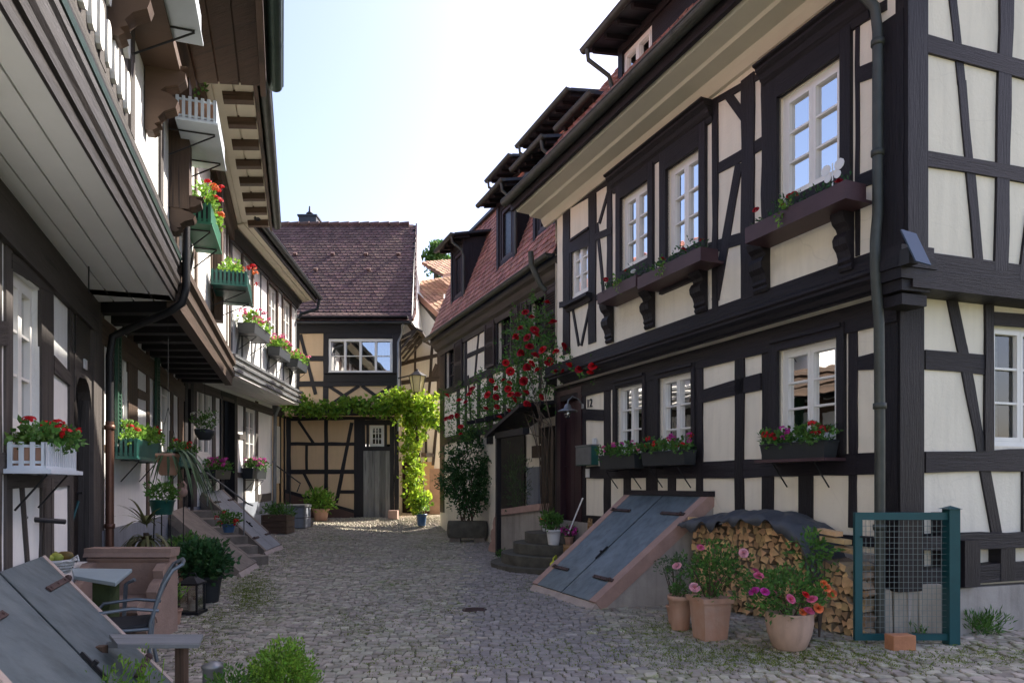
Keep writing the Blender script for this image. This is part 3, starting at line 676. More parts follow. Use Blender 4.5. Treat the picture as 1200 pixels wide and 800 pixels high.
# downpipe at the corner
q=lambda x,y,off=.08,pl=RU: pl.hit(x,y,off)
top=g0+RU.u*.75; p1=q(1010,2,.30); p2=q(1028,30,.09)
zt=RU.uz(1028,330)[1]
u_p=RU.uz(1028.5,200,.09)[0]
P1=[RU.P(u_p+.45,zE-.05,.60),RU.P(u_p+.25,zE-.25,.40),RU.P(u_p+.1,zE-.45,.2),RU.P(u_p+.02,zE-.62,.10),RU.P(u_p,zE-.85,.09),RU.P(u_p,zJ+.6,.09),RU.P(u_p,zJ+.35,.12),RU.P(u_p,zJ+.1,.12),RU.P(u_p,zJ-.15,.10)]
u_g=RG.uz(1031,500,.25)[0]; P1+= [RG.P(u_g,zJ-.4,.26),RG.P(u_g,2.2,.25),RG.P(u_g,.1,.25)]
pipe(P1,.045,'gutter',H1,collars=[RU.P(u_p,4.6,.09),RU.P(u_p,5.6,.09),RG.P(u_g,2.3,.25),RG.P(u_g,1.2,.25)])
# dormer builder (face parallel to facade)
def dormer(pl,u0,u1,z0,z1,parent,depth=2.2,over=.35,win=None,m_wall='timber',roofm='lead',gut=True,rise=.45,white=True,rec=.04,pipe_side=None,face_holes=True,glassm='glass',sidew='lead'):
    w_=MB()
    hs=[win] if win else []
    wall_holes(w_,pl,u0,u1,z0,z1,hs,0,.06,gax=(pl.u,Vector((0,0,1)),1))
    for u in (u0,u1): w_.poly([pl.P(u,z0,0),pl.P(u,z1,0),pl.P(u,z1+rise*.8,-depth),pl.P(u,z0+.1,-depth)])
    d=w_.build('dormer',m_wall,parent)
    f=MB()
    for a,b in ((u0,u0+.12),(u1-.12,u1)): pbox(f,pl,a,b,z0,z1,.0,.03)
    pbox(f,pl,u0,u1,z1-.12,z1,.0,.035); f.build('frame_boards','timber',d)
    if win:
        if white: window(pl,win,d,2,2,1,.05,rec=.02,glass=glassm)
        else: window(pl,win,d,1,1,1,.05,rec=.02,frame='shutter',glass='glass_k')
    r=MB(); s=Vector((0,0,rise)) ; 
    A=pl.P(u0-.22,z1-.04,over);B=pl.P(u1+.22,z1-.04,over);C=pl.P(u1+.22,z1+rise,-depth);D=pl.P(u0-.22,z1+rise,-depth); t=Vector((0,0,.06))
    r.hexa([A,B,C,D,A+t,B+t,C+t,D+t]); ro=r.build('dormer_roof',roofm,d)
    k=MB(); nn=int((u1-u0)/.35)+1
    for i in range(nn+1):
        u=u0-.1+(u1-u0+.2)*i/nn; k.bar(pl.P(u,z1-.06,over-.04),pl.P(u,z1+.02,-.1),.06,.08)
    k.build('rafter_ends','timber',d)
    if gut:
        gutter(None,pl.P(u0-.25,z1-.01,over+.06),pl.P(u1+.25,z1-.01,over+.06),.06,'gutter',d,joints=1.2)
        if pipe_side is not None:
            u=u1+.12 if pipe_side>0 else u0-.12
            pipe([pl.P(u,z1-.03,over+.06),pl.P(u,z1-.22,over+.04),pl.P(u,z1-.38,.12),pl.P(u,z1-.55,.06),pl.P(u,z0+.05,.06)],.035,'gutter',d)
    return d
D1=RG.shift(-.0)
wd=D1.rect(730,764,46,110); ud=D1.uz(703,80)[0]
dormer(D1,wd[0]-1.1,wd[1]+.10,7.0,8.40,H1,win=wd,over=.45,pipe_side=1)
wd2=(uLG-1.05,uLG-.45,7.35,8.0)
dormer(D1.shift(-.4),wd2[0]-.1,wd2[1]+.15,7.2,8.2,H1,win=wd2,over=.35,rise=.3)
# ================================================================ rose house (mansard roof)
SG=RG.shift(-.30); s0,s1=uLG-.05,SG.uz(516,500)[0]
H2=thing('mansard_house','timbered house with a red mansard roof and dark shutters behind the climbing rose','house',SG.P((s0+s1)/2,.2,-2))
zE2=5.80; zM=9.15
holes=[SG.rect(523,534,405,457),SG.rect(584,600,366,424),SG.rect(623,640,343,410)]
low=[SG.rect(612,626,505,602)]
mb=MB(); wall_holes(mb,SG,s0,s1,-.1,zE2,holes,depth=.15)
fa=SG.P(s1,0); fb=fa+Vector((.92,.39,0))*7; 
GS=Plane((fa.x,fa.y),(fb.x,fb.y),1); 
if GS.n.y<0: GS.n=-GS.n
mb.poly([fa,fb,fb+Vector((0,0,zE2)),fa+Vector((0,0,zE2))])
na=SG.P(s0,0); nb=na+Vector((.92,.39,0))*7; mb.poly([na,nb,nb+Vector((0,0,zE2)),na+Vector((0,0,zE2))]); mb.poly([nb,fb,fb+Vector((0,0,zE2)),nb+Vector((0,0,zE2))])
mb.build('wall','plaster',H2)
tb=MB()
for xl,xr,yt,yb in ((516,521,395,600),(545,547.5,395,520),(571,574.5,376,520),(575,578,374,520),(613,616,350,500),(655,660,330,460),(536,539,455,520),(560,563,440,520),(590,593,430,520),(606,609,425,520),(632,635,410,520),(582,588,510,640)): vpost(tb,SG,xl,xr,yt,yb)
brace(tb,SG,562,384,556,452,.09); brace(tb,SG,652,390,640,460,.09); brace(tb,SG,549,440,554,520,.08)
hrail(tb,SG,546,416,421,575,402,408); hrail(tb,SG,517,459,466,660,392,402,off=.03); hrail(tb,SG,517,514,522,655,475,486,off=.035)
pbox(tb,SG,s0,s1,zE2-.42,zE2,-.01,.04)
tb.build('timber_frame','timber',H2)
mb=MB(); moulding(mb,SG,s0,s1+.05,[(0,zE2-.42),(.05,zE2-.42),(.08,zE2-.3),(.16,zE2-.25),(.22,zE2-.12),(.30,zE2-.08),(.30,zE2+.04),(0,zE2+.04)]); mb.build('eaves_board','timber_l',H2)
def shutter(pl,u0,u1,z0,z1,parent,m='shutter',off=.05,ang=None,hinge=None):
    s=MB()
    n=8
    pbox(s,pl,u0,u1,z0,z1,off,off+.02)
    for q in ((z0,z0+.07),(z1-.07,z1),((z0+z1)/2-.035,(z0+z1)/2+.035)): pbox(s,pl,u0+.001,u1-.001,q[0],q[1],off+.02,off+.035)
    for a,b in ((u0,u0+.06),(u1-.06,u1)): pbox(s,pl,a,b,z0,z1,off+.021,off+.037)
    k=int((z1-z0-.2)/.05)
    for i in range(k):
        z=z0+.09+i*.05
        if abs(z-(z0+z1)/2)<.05: continue
        s.obox(pl.P((u0+u1)/2,z,off+.03),pl.u*((u1-u0)/2-.06),pl.n*.012+Vector((0,0,-.012)),Vector((0,0,.004))+pl.n*.003)
    return s.build('shutter',m,parent)
for i,r in enumerate(holes):
    window(SG,r,H2,1,3,1,.05,rec=.08,frame='shutter',glass='glass_k')
    wds=(r[1]-r[0])*.75
    casing(SG,r,H2,.08,.08,.08,.1,.04)
    shutter(SG,r[0]-.1-wds,r[0]-.09,r[2],r[3],H2)
    if i: shutter(SG,r[1]+.09,r[1]+.1+wds,r[2],r[3],H2)
# mansard roof
off0=.36; top_in=-.95
def SP(u,z,o): return SG.P(u,z,o)
mb=MB(); a,b=SP(s0,zE2+.06,off0),SP(s1+.08,zE2+.06,off0); c,d=SP(s1+.08,zM,top_in),SP(s0,zM,top_in)
dn=(SG.n*-.09); mb.poly([a+dn,b+dn,c+dn,d+dn],mi=1); up=(d-a).normalized(); tiles(mb,a,SG.u,up,(b-a).length,(d-a).length,.17,.16,sag=.03)
e,f=SP(s1+.08,11.0,-3.6),SP(s0,11.0,-3.6); g,h=SP(s1+.08,zE2,-7.4),SP(s0,zE2,-7.4)
mb.poly([d,c,e,f],mi=1); up2=(f-d).normalized(); tiles(mb,d,SG.u,up2,(b-a).length,(f-d).length,.2,.22)
mb.poly([f,e,g,h],mi=1); mb.poly([b,g,e,c],mi=2); mb.poly([a,d,f,h],mi=2)
mb.build('roof',['tile_r','lead','timber_l'],H2)
mb=MB(); mb.bar(SP(s0,zM+.03,top_in+.03),SP(s1+.1,zM+.03,top_in+.03),.14,.08); mb.build('roof_kerb','lead',H2)
gutter(None,SP(s0-.0,zE2+.06,off0+.09),SP(s1+.12,zE2+.06,off0+.09),.075,'gutter',H2)
pipe([RU.P(uLG+.12,zE2+.1,.28),RU.P(uLG+.12,zE2-.15,.26),RU.P(uLG+.08,zE2-.5,.1),RU.P(uLG+.05,zE2-.62,.0)],.055,'gutter',H2)
DS=SG.shift(.02)
for xl,xr,yt,yb,tip in ((532,541,295,354,519),(587,600,246,305,570),(631,647,222,272,609)):
    a,b,z0,z1=DS.rect(xl,xr,yt,yb); z0=6.75; z1=7.95
    dormer(DS,a-.22,b+.22,z0-.15,z1+.25,H2,depth=1.3,over=.34,win=(a,b,z0,z1),white=False,pipe_side=-1,rise=.35,m_wall='timber',sidew='lead')
DT=SG.shift(-1.0)
for xa,xb in ((597,618),(636,688)):
    ua=DT.uz(xa,200)[0]; ub=DT.uz(xb,150)[0]; u0,u1=min(ua,ub),max(ua,ub)
    wn=(u0+.8,u0+1.6,9.05,9.45)
    dormer(DT,u0,u1,8.9,9.62,H2,depth=1.8,over=.5,win=wn,white=True,rise=.35,pipe_side=1,m_wall='tile_r')
# porch of the rose house
mb=MB()
pp=SG.shift(.0); ua=pp.uz(651,470,.0)[0]
u0=uLG-.02; u1=SG.uz(583,560,.9)[0]
z_w,z_f=3.12,2.98
ue=u1+.35; mb.hexa([SG.P(u0,z_w,0.05),SG.P(ue,z_w-.35,0.05),SG.P(ue,z_f-.45,1.05),SG.P(u0,z_f,1.05),SG.P(u0,z_w+.07,0.05),SG.P(ue,z_w-.28,0.05),SG.P(ue,z_f-.38,1.05),SG.P(u0,z_f+.07,1.05)])
mb.build('porch_roof','timber_b',H2)
mb=MB(); pbox(mb,SG,u1-.05,u1+.04,.1,2.6,.84,.93); mb.build('porch_post','timber_b',H2)
mb=MB(); pbox(mb,SG,u0+.02,u1,2.5,2.62,.83,.96); 
for i in range(6): mb.bar(SG.P(u0+.3+i*.55,z_w-.03,.05),SG.P(u0+.3+i*.55,z_f-.03,.98),.07,.08)
mb.build('porch_beam','timber_b',H2)
mb=MB(); a_,b_,c_,d_=SG.rect(588,617,508,604); pbox(mb,SG,a_,b_,c_,d_,.02,.06); a_,b_,c_,d_=SG.rect(637,652,500,604); pbox(mb,SG,a_,b_,c_,d_,.02,.06); mb.build('dark_boarding','door_b',H2)
mb=MB(); a_,b_,c_,d_=SG.rect(621,635,547,592,.02); pbox(mb,SG,a_,b_,c_,d_,.0,.10); mb.build('meter_cabinet','plinth_b',H2)
mb=MB(); a_,b_,c_,d_=SG.rect(625,634,522,536,.02); pbox(mb,SG,a_,b_,c_,d_,.0,.06); mb.build('wall_plaque','timber_w',H2)

# ================================================================ back house
BL0=Plane((-7.6,21.3),(-3.0,21.3),1)
if BL0.n.y>0: BL0.n=-BL0.n
BU=BL0.shift(.28)
H3=thing('yellow_house','tan half timbered house with a purple brown tiled roof closing the end of the lane','house',(-5.2,22,.5))
uR=BL0.uz(467,500)[0]
bw=BL0.rect(433,450,498,523); bd=BL0.rect(426,458,520,607)
BW=BU.rect(385,460,397,437)
zBJ=3.95; zBE=BU.uz(400,376)[1]
mb=MB(); wall_holes(mb,BL0,-.6,uR,.2,zBJ,[bw,bd]); uR2=BU.uz(470,420)[0]
zBJ=BL0.uz(400,486)[1]; zBB=BU.uz(400,487)[1]; wall_holes(mb,BU,-.6,uR2,zBB,zBE+.1,[BW],depth=.1)
for pl_,uu,za,zb in ((BL0,uR,.2,zBJ+.1),(BU,uR2,zBB,zBE+.1)): mb.poly([pl_.P(uu,za,0),pl_.P(uu,zb,0),pl_.P(uu-1.6,zb,-7),pl_.P(uu-1.6,za,-7)])
mb.poly([BL0.P(-.6,.2,0),BL0.P(-.6,zBE,0),BL0.P(-.6,zBE,-7),BL0.P(-.6,.2,-7)]); mb.poly([BU.P(-.6,zBB,0),BU.P(uR2,zBB,0),BU.P(uR2,zBB,-.4),BU.P(-.6,zBB,-.4)])
mb.build('wall','plaster_t',H3)
tb=MB()
for xl,xr,yt,yb in ((335.5,341,490,576),(380,384.5,490,594),(415,428,486,608),(457,462,490,607),(462.5,467.5,485,605),(358,361,520,552)): vpost(tb,BL0,xl,xr,yt,yb)
brace(tb,BL0,350,493,368,520,.09); brace(tb,BL0,412.5,495,394,589,.11,off=.01); brace(tb,BL0,356,554,371,584,.09)
hrail(tb,BL0,336,486,493,466,484,491,off=.03); hrail(tb,BL0,336,518,522,415,518,522,off=.01); hrail(tb,BL0,336,550,555,415,550,555,off=.012); hrail(tb,BL0,396,574,578,415,574,578,off=.008)
beam(tb,BL0,[(334,573),(415,597),(415,602),(334,578)],off=.03)
hrail(tb,BL0,428,492,498,458,492,498,off=.02); vpost(tb,BL0,429.5,432.5,497,524,off=.02); vpost(tb,BL0,450.5,453.5,497,524,off=.02)
hrail(tb,BL0,428,523,528,458,523,528,off=.028)
tb.build('timber_frame','timber_b',H3)
tb=MB()
for xl,xr,yt,yb in ((379,385,380,484),(460,470,380,480),(347,351,380,484)): vpost(tb,BU,xl,xr,yt,yb)
hrail(tb,BU,345,376,391,470,376,391,off=.03); hrail(tb,BU,385,390,397,460,390,397,off=.02); hrail(tb,BU,345,417,423,380,417,423); hrail(tb,BU,345,447,453,470,446,452,off=.028)
brace(tb,BU,352,392,370,462,.11,off=.01); hrail(tb,BU,345,479,487,470,478,486,off=.03)
for x0,x1 in ((385,421),(424,458)): brace(tb,BU,x0,452,x1,476,.1,off=.01); brace(tb,BU,x1,452,x0,476,.1,off=.014)
tb.build('timber_frame','timber_b',H3)
fo=window(BU,BW,H3,4,2,1,.042,rec=-.0,curtain=1,glass='glass_b',tilt=.028)
mb=MB(); a,b,c,d=BW; moulding(mb,BU,a-.1,b+.12,[(0,c-.28),(.05,c-.28),(.07,c-.05),(.14,c-.03),(.14,c+.0),(0,c+.0)]); mb.build('window_sill','timber_b',H3)
window(BL0,bw,H3,1,3,3,.05,rec=.03)
mb=MB(); beam(mb,BL0,[(334,577),(415,601),(415,612),(334,612)],off=.05,back=-.02); mb.build('plinth','plinth_r',H3)
o=MB(); a,b,c,d=bd; d=BL0.uz(440,528)[1]
for i in range(5):
    W=(b-a)/5; pbox(o,BL0,a+W*i+.004,a+W*(i+1)-.004,c+.02,d,-.02,.02+R.uniform(0,.008))
pbox(o,BL0,a-.02,b+.02,c,d+.05,-.06,-.03); o.build('door','door_g',H3)
# roof with bell cast strip
m_=MB(); xl,xr=-10.2,px(483.5,375,20.9).x; ey=20.72; ez=px(0,376,20.72).z
ry=24.6; rzz=px(0,264,24.6).z; ky=21.35; kz=ez+.42
xr2=px(487,264,24.6).x
vs=[Vector((xl,ey,ez)),Vector((xr,ey,ez)),Vector((xr,ky,kz)),Vector((xl,ky,kz)),Vector((xr2,ry,rzz)),Vector((xl,ry,rzz))]
m_.poly([vs[0],vs[1],vs[2],vs[3]],mi=1); m_.poly([vs[3],vs[2],vs[4],vs[5]],mi=1); m_.poly([vs[5],vs[4],Vector((xr,28.4,ez)),Vector((xl,28.4,ez))],mi=1); m_.poly([vs[1],Vector((xr,28.4,ez)),vs[4]],mi=2)
tiles(m_,vs[0],(1,0,0),vs[3]-vs[0],xr-xl,(vs[3]-vs[0]).length-.1,.18,.17)
HH_=(vs[5]-vs[3]).length; tiles(m_,vs[3],(1,0,0),vs[5]-vs[3],xr-xl+.02,HH_-.1,.18,.165,clip=lambda a_,b_:a_<(xr-xl)-(xr-xr2)*b_/HH_-.02)
for i in range(24): m_.tube([(xl+.4+i*.36,ry,rzz+.03),(xl+.74+i*.36,ry,rzz+.045)],[.085,.1],8) if xl+.74+i*.36<xr2+.05 else None
for x_,t_ in ((346,.62),(390,.62),(429,.62),(467,.62),(370,.44),(432,.44)):
    P=vs[3].lerp(vs[5],t_); X=(x_-HX)/F*P.y; m_.obox((X,P.y-.03,P.z+.05),(.06,0,0),(0,.05,.03),(0,-.02,.03))
m_.build('roof',['tile_p','timber_b','plaster_w'],H3)
m_=MB(); 
for a_,b_ in ((vs[1],vs[2]),(vs[2],vs[4])): m_.bar(a_+Vector((.03,0,.03)),b_+Vector((.03,0,.03)),.05,.09)
m_.build('verge_flashing','copper',H3)
gutter(None,Vector((xl,ey-.05,ez-.05)),Vector((xr,ey-.05,ez-.05)),.05,'lead',H3)
m_=MB(); moulding(m_,BU,-.6,uR2+.25,[(0,zBE-.12),(.1,zBE-.12),(.2,zBE+.0),(.36,zBE+.04),(.36,zBE+.08),(0,zBE+.08)]); m_.build('eaves_board','timber_b',H3)
pipe([(xr-.25,ey-.06,ez-.1),(xr-.35,21.0,ez-.35),(px(467,0,21).x,20.93,ez-.6),(px(467,0,21).x,20.93,3.2)],.035,'zinc',H3)
m_=MB() # side eaves brackets with small tiled pent roof
for i in range(4): 
    y=21.1+i*.5; m_.bar((xr-.5,y,ez-.5),(xr+.15,y,ez-.15),.07,.09); m_.bar((xr-.5,y,ez-.9),(xr+.05,y,ez-.25),.06,.06)
m_.hexa([Vector(p) for p in ((xr-.2,21.0,ez-.02),(xr+.3,21.0,ez-.3),(xr+.3,23,ez-.3),(xr-.2,23,ez-.02),(xr-.2,21.0,ez+.04),(xr+.3,21.0,ez-.24),(xr+.3,23,ez-.24),(xr-.2,23,ez+.04))]); m_.build('side_eaves','timber_l',H3)
# chimney
m_=MB(); cx=px(363,0,25.2).x; cz=px(0,264,25.2).z
m_.box(cx-.32,cx+.32,24.9,25.5,cz-.6,cz+.22); m_.box(cx-.36,cx+.36,24.86,25.54,cz+.22,cz+.28); ch=m_.build('chimney','lead',H3)
m_=MB(); m_.lathe((cx,25.2,cz+.28),[(.09,0),(.09,.12),(.14,.14),(.05,.22),(.03,.42),(.0,.43)],10); m_.build('chimney_cowl','lead',ch)
# ================================================================ house beyond, with white gable wall and orange roof
H4=thing('gable_house','white timbered gable house with orange tiled roof in the gap beside the tan house','house',(-2,26,.5))
GB=Plane((-4.6,24.2),(-1.9,22.9),1)
if GB.n.y>0: GB.n=-GB.n
uB=lambda x,y=450: GB.uz(x,y)[0]
mb=MB(); ul,ur=uB(455),uB(520)
pts=[(455,612),(520,612),(520,470),(520,380),(512,372),(484,330),(455,300)]
uzs=[GB.uz(*p) for p in pts]; mb.poly([GB.P(u,z,0) for u,z in uzs])
mb.poly([GB.P(ur,0,0),GB.P(ur,8,0),GB.P(ur,8,-5),GB.P(ur,0,-5)])
mb.poly([GB.P(ul,0,0),GB.P(ul,8,0),GB.P(ul,8,-5),GB.P(ul,0,-5)])
mb.build('wall','plaster_w',H4)
tb=MB()
for q in (((486,380),(488.5,380),(487,500),(484.5,500)),((506,395),(509,395),(503,480),(500,480)),((497,480),(499.5,480),(501,545),(498.5,545)),((511,490),(514,490),(509,545),(506,545))): beam(tb,GB,list(q))
hrail(tb,GB,470,424,429,517,413,417); hrail(tb,GB,470,446,451,517,440,446); hrail(tb,GB,478,466,471,520,461,467,off=.02); hrail(tb,GB,490,493,496,520,489,493)
brace(tb,GB,515,428,508,445,.35); brace(tb,GB,515,462,516,380,.2)
beam(tb,GB,[(484,345),(486,342),(515,375),(513,380)],off=.03)
tb.build('timber_frame','timber_l',H4)
mb=MB(); a,b,c,d=GB.rect(472,491,541,607); pbox(mb,GB,a,b,c-.2,d,.01,.03); mb.build('door','door_b',H4)
mb=MB(); pbox(mb,GB,uB(489),uB(509),2.5,2.62,.0,.5); bb=mb.build('balcony','timber_l',H4)
mb=MB(); 
for i in range(12): u=uB(489)+(uB(509)-uB(489))*i/11; mb.bar(GB.P(u,2.62,.46),GB.P(u,3.2,.46),.015)
mb.bar(GB.P(uB(489),3.2,.46),GB.P(uB(509),3.2,.46),.03); mb.build('railing','iron',bb)
mb=MB(); q=[GB.uz(*p) for p in ((491,541),(509,541),(509,577),(491,577))]; mb.poly([GB.P(u,z,.02) for u,z in q]); q=[GB.uz(*p) for p in ((491,577),(509,577),(509,612),(491,612))]; mb.poly([GB.P(u,z,.022) for u,z in q],mi=1)
q=[GB.uz(*p) for p in ((509,549),(522,549),(522,612),(509,612))]; mb.poly([GB.P(u,z,.3) for u,z in q],mi=2)
mb.build('lower_wall',['plaster_t','plinth_r','sand_b'],H4)
mb=MB()
A=px(482,345,23.4);B=px(514,372,22.8);C=px(530,300,26.5);D=px(482,289,27)
U=(B-A).normalized(); D=px(488,290,26.2); V=((D-A)-U*(D-A).dot(U)).normalized(); o_=A-U*.7-V*.02; W_=3.0; H_=(D-A).dot(V); nn=U.cross(V); nn=nn if nn.z>0 else -nn
mb.poly([o_-nn*.05,o_+U*W_-nn*.05,o_+U*W_+V*H_-nn*.05,o_+V*H_-nn*.05],mi=1); tiles(mb,o_,U,V,W_,H_,.2,.2)
mb.build('roof',['tile_o','timber_l'],H4)
mb=MB(); mb.bar(px(480,338,23.2),px(513,369,22.7),.05,.16); mb.build('barge_board','copper',H4)
mb=MB()
A2=px(494,310,23.6);B2=px(524,328,23.2); C2=px(530,300,25.5); D2=px(500,292,26)
U=(B2-A2).normalized(); V=((C2-B2)-U*(C2-B2).dot(U)).normalized(); L_=(C2-B2).dot(V); E=A2+U*1.0; mb.hexa([A2,E,E+V*L_,A2+V*L_,A2+Vector((0,0,.08)),E+Vector((0,0,.08)),E+V*L_+Vector((0,0,.08)),A2+V*L_+Vector((0,0,.08))],mi=1); tiles(mb,A2+Vector((0,0,.09)),U,V,1.0,L_,.2,.2)
mb.build('dormer_roof',['tile_o','copper'],H4)
# ================================================================ left row of three houses
def lplane(a,b):
    p=Plane(a,b,1)
    if p.n.x<0: p.n=-p.n
    return p
A1=lplane((-.49,-3.0),(-4.69,7.65)); A1u=lplane((-.2,-3.0),(-3.76,7.6))
A2g=lplane((-4.69,7.65),(-6.5,13.5)); A2u=lplane((-3.76,7.6),(-5.63,13.6))
A3g=lplane((-6.5,13.5),(-6.78,19.3)); A3u=lplane((-5.63,13.6),(-6.03,19.1))
def shell(pg,pu,zs,ze,hg,hu,house,m,depth=6,under='soffit_g',boards=4,ub=0,zb=-.1,du=.12):
    mb=MB(); wall_holes(mb,pg,0,pg.L,zb,zs+.02,hg,depth=.12); wall_holes(mb,pu,0,pu.L,zs+.02,ze+.1,hu,depth=du)
    for pl,z0,z1 in ((pg,zb,zs),(pu,zs,ze)):
        for u in (0,pl.L): mb.poly([pl.P(u,z0,0),pl.P(u,z1,0),pl.P(u,z1,-depth),pl.P(u,z0,-depth)])
    mb.build('wall',m,house)
def roof(pu,ze,over,run,rise,house,m='tile_r',u0=0,u1=None,tw=.2,th=.24):
    u1=pu.L if u1 is None else u1; mb=MB()
    a,b=pu.P(u0,ze,over),pu.P(u1,ze,over); c,d=pu.P(u1,ze+rise,over-run),pu.P(u0,ze+rise,over-run); g,h=pu.P(u1,ze,over-2*run),pu.P(u0,ze,over-2*run)
    mb.poly([a,b,c,d],mi=1); mb.poly([d,c,g,h],mi=1); mb.poly([b,g,c],mi=1); mb.poly([a,d,h],mi=1)
    tiles(mb,a,pu.u,(d-a),(b-a).length,(d-a).length,tw,th); mb.build('roof',[m,'timber_l'],house)
def boards(name,m,house,quad,n,gap=.008,th=.02):
    """quad: near-inner, near-outer, far-outer, far-inner; boards run near->far"""
    a,b,c,d=[Vector(q) for q in quad]; mb=MB()
    for i in range(n):
        s0,s1=i/n,(i+1)/n; w=(b-a).length; e=gap/w/2
        p=[a.lerp(b,s0+e),a.lerp(b,s1-e),d.lerp(c,s1-e),d.lerp(c,s0+e)]; t=Vector((0,0,th)); mb.hexa([*p,*[q+t for q in p]])
    t=Vector((0,0,th+.004)); mb.poly([a+t,b+t,c+t,d+t]); return mb.build(name,m,house)
# ---------------------------------------------------------------- nearest left house
H5=thing('left_house','nearest left house of grey timber with a deep grey boarded jetty over its tall window','house',(-4.5,3,.05))
zs1=3.63
w=A1.rect(12,46,324,508); ad=A1.rect(84,103.5,440,662); tr=A1.rect(86,103,362,420)
zE1=6.12
shell(A1,A1u,zs1,zE1,[w,ad],[],H5,'plaster_w')
fo=window(A1,w,H5,2,3,1,.06,curtain=1)
tb=MB()
vpost(tb,A1,-12,-1,250,700); vpost(tb,A1,4,11.5,260,700); vpost(tb,A1,46,60,330,655); vpost(tb,A1,79,83.5,350,650); vpost(tb,A1,104,117,350,660,off=.04)
vpost(tb,A1,57,60,560,655)
hrail(tb,A1,-30,375,405,5,376,405); hrail(tb,A1,60,416,436,80,438,452); hrail(tb,A1,5,556,573,80,556,569,off=.02); hrail(tb,A1,-30,528,552,5,530,556,off=.018)
brace(tb,A1,24,570,31,665,.07); brace(tb,A1,50,566,46,660,.06); hrail(tb,A1,10,296,314,60,332,345,off=.02)
hrail(tb,A1,83,352,364,105,372,384,off=.02); hrail(tb,A1,83.5,413,440,104,426,445,off=.022)
tb.build('timber_frame','timber_l',H5)
m_=MB(); pbox(m_,A1,0,A1.L,zs1-.36,zs1-.003,-.01,.055); m_.build('wall_plate','timber_l',H5)
# arched door
a,b,c,d=ad; m_=MB(); n=10; uc=(a+b)/2; hw=(b-a)/2
arc=[(uc+hw*math.cos(math.pi*i/n),d-hw*.8+hw*.8*math.sin(math.pi*i/n)) for i in range(n+1)]
out=arc+[(a-.001,d+.02),(b+.001,d+.02)]
for i in range(n): m_.hexa([A1.P(*arc[i],-.1),A1.P(*arc[i+1],-.1),A1.P(*arc[i+1],.03),A1.P(*arc[i],.03),A1.P(arc[i][0],d+.03,-.1),A1.P(arc[i+1][0],d+.03,-.1),A1.P(arc[i+1][0],d+.03,.03),A1.P(arc[i][0],d+.03,.03)])
m_.build('door_arch','timber_l',H5)
m_=MB(); pbox(m_,A1,a+.021,b-.021,c,d-.02,-.12,-.09); dd=m_.build('door','door_b',H5)
m_=MB(); pbox(m_,A1,a+.001,a+.02,c,d,-.125,.012); pbox(m_,A1,b-.02,b-.001,c,d,-.125,.012); m_.build('door_frame','timber_l',H5)
m_=MB(); p=A1.P(b-.12,1.5,-.08); m_.tube([p,p+A1.n*.05],.015,8); m_.build('handle','iron',dd)
m_=MB(); a,b,c,d=tr; pbox(m_,A1,a,b,c,d,.012,.02); m_.build('recess_dark_sheet','door_b',H5)  # flat dark sheet stands in for the shaded transom recess
m_=MB(); a,b,c,d=A1.rect(93,96,421,432); pbox(m_,A1,a,b,c,d,.035,.05); m_.build('number_plate','lilac',H5)
# jetty soffit, deep mouldings
boards('soffit','soffit_g',H5,(A1.P(0,zs1,0),A1u.P(0,zs1,-.0),A1u.P(A1u.L,zs1,-.0),A1.P(A1.L,zs1,0)),4,.006)
m_=MB(); ztl=A1u.uz(145,160)[1]-.06
moulding(m_,A1u,0,A1u.L+.02,[(-.05,zs1+.03),(0.0,zs1-.003),(.015,zs1+.0),(.02,zs1+.09),(.04,zs1+.10),(.045,zs1+.16),(.065,zs1+.19),(.065,zs1+.25),(.05,zs1+.27),(-.05,zs1+.27)]); m_.build('jetty_moulding','timber_d',H5)
m_=MB(); moulding(m_,A1u,0,A1u.L+.02,[(-.05,zs1+.272),(.035,zs1+.272),(.04,ztl-.18),(.06,ztl-.16),(.06,ztl-.10),(-.05,ztl-.10)]); m_.build('bressummer','timber_d2',H5)
m_=MB(); moulding(m_,A1u,0,A1u.L+.02,[(-.05,ztl-.098),(.07,ztl-.098),(.08,ztl-.06),(.05,ztl-.05),(-.05,ztl-.05)]); m_.build('sill_flashing','gutter_g',H5)
m_=MB(); moulding(m_,A1u,0,A1u.L+.02,[(-.05,ztl-.048),(.055,ztl-.048),(.065,ztl+.0),(.05,ztl+.03),(-.05,ztl+.03)]); m_.build('sill_rail','timber_b',H5)
m_=MB(); pbox(m_,A1u,A1u.L-.22,A1u.L+.01,zs1,zE1,-.9,-.02); m_.build('end_board','timber_l',H5)
# upper wall: grey timber lattice with raised plaster fields
tb=MB(); U=A1u.L
ux=lambda x,y: A1u.uz(x,y)[0]
up0=ux(152,150); upc=[up0-.0,up0-1.9,up0-3.8]
pbox(tb,A1u,0,U,ztl+.05,ztl+.17,0,.02); pbox(tb,A1u,0,U,zE1-.3,zE1+.05,0,.03)
for u in [U-.10,U-.95]+[up0-.0-k*1.9 for k in range(4)]+[up0-.95-k*1.9 for k in range(4)]: pbox(tb,A1u,u-.08,u+.08,ztl+.17,zE1-.3,0,.024)
tb.build('timber_frame','timber_l',H5)
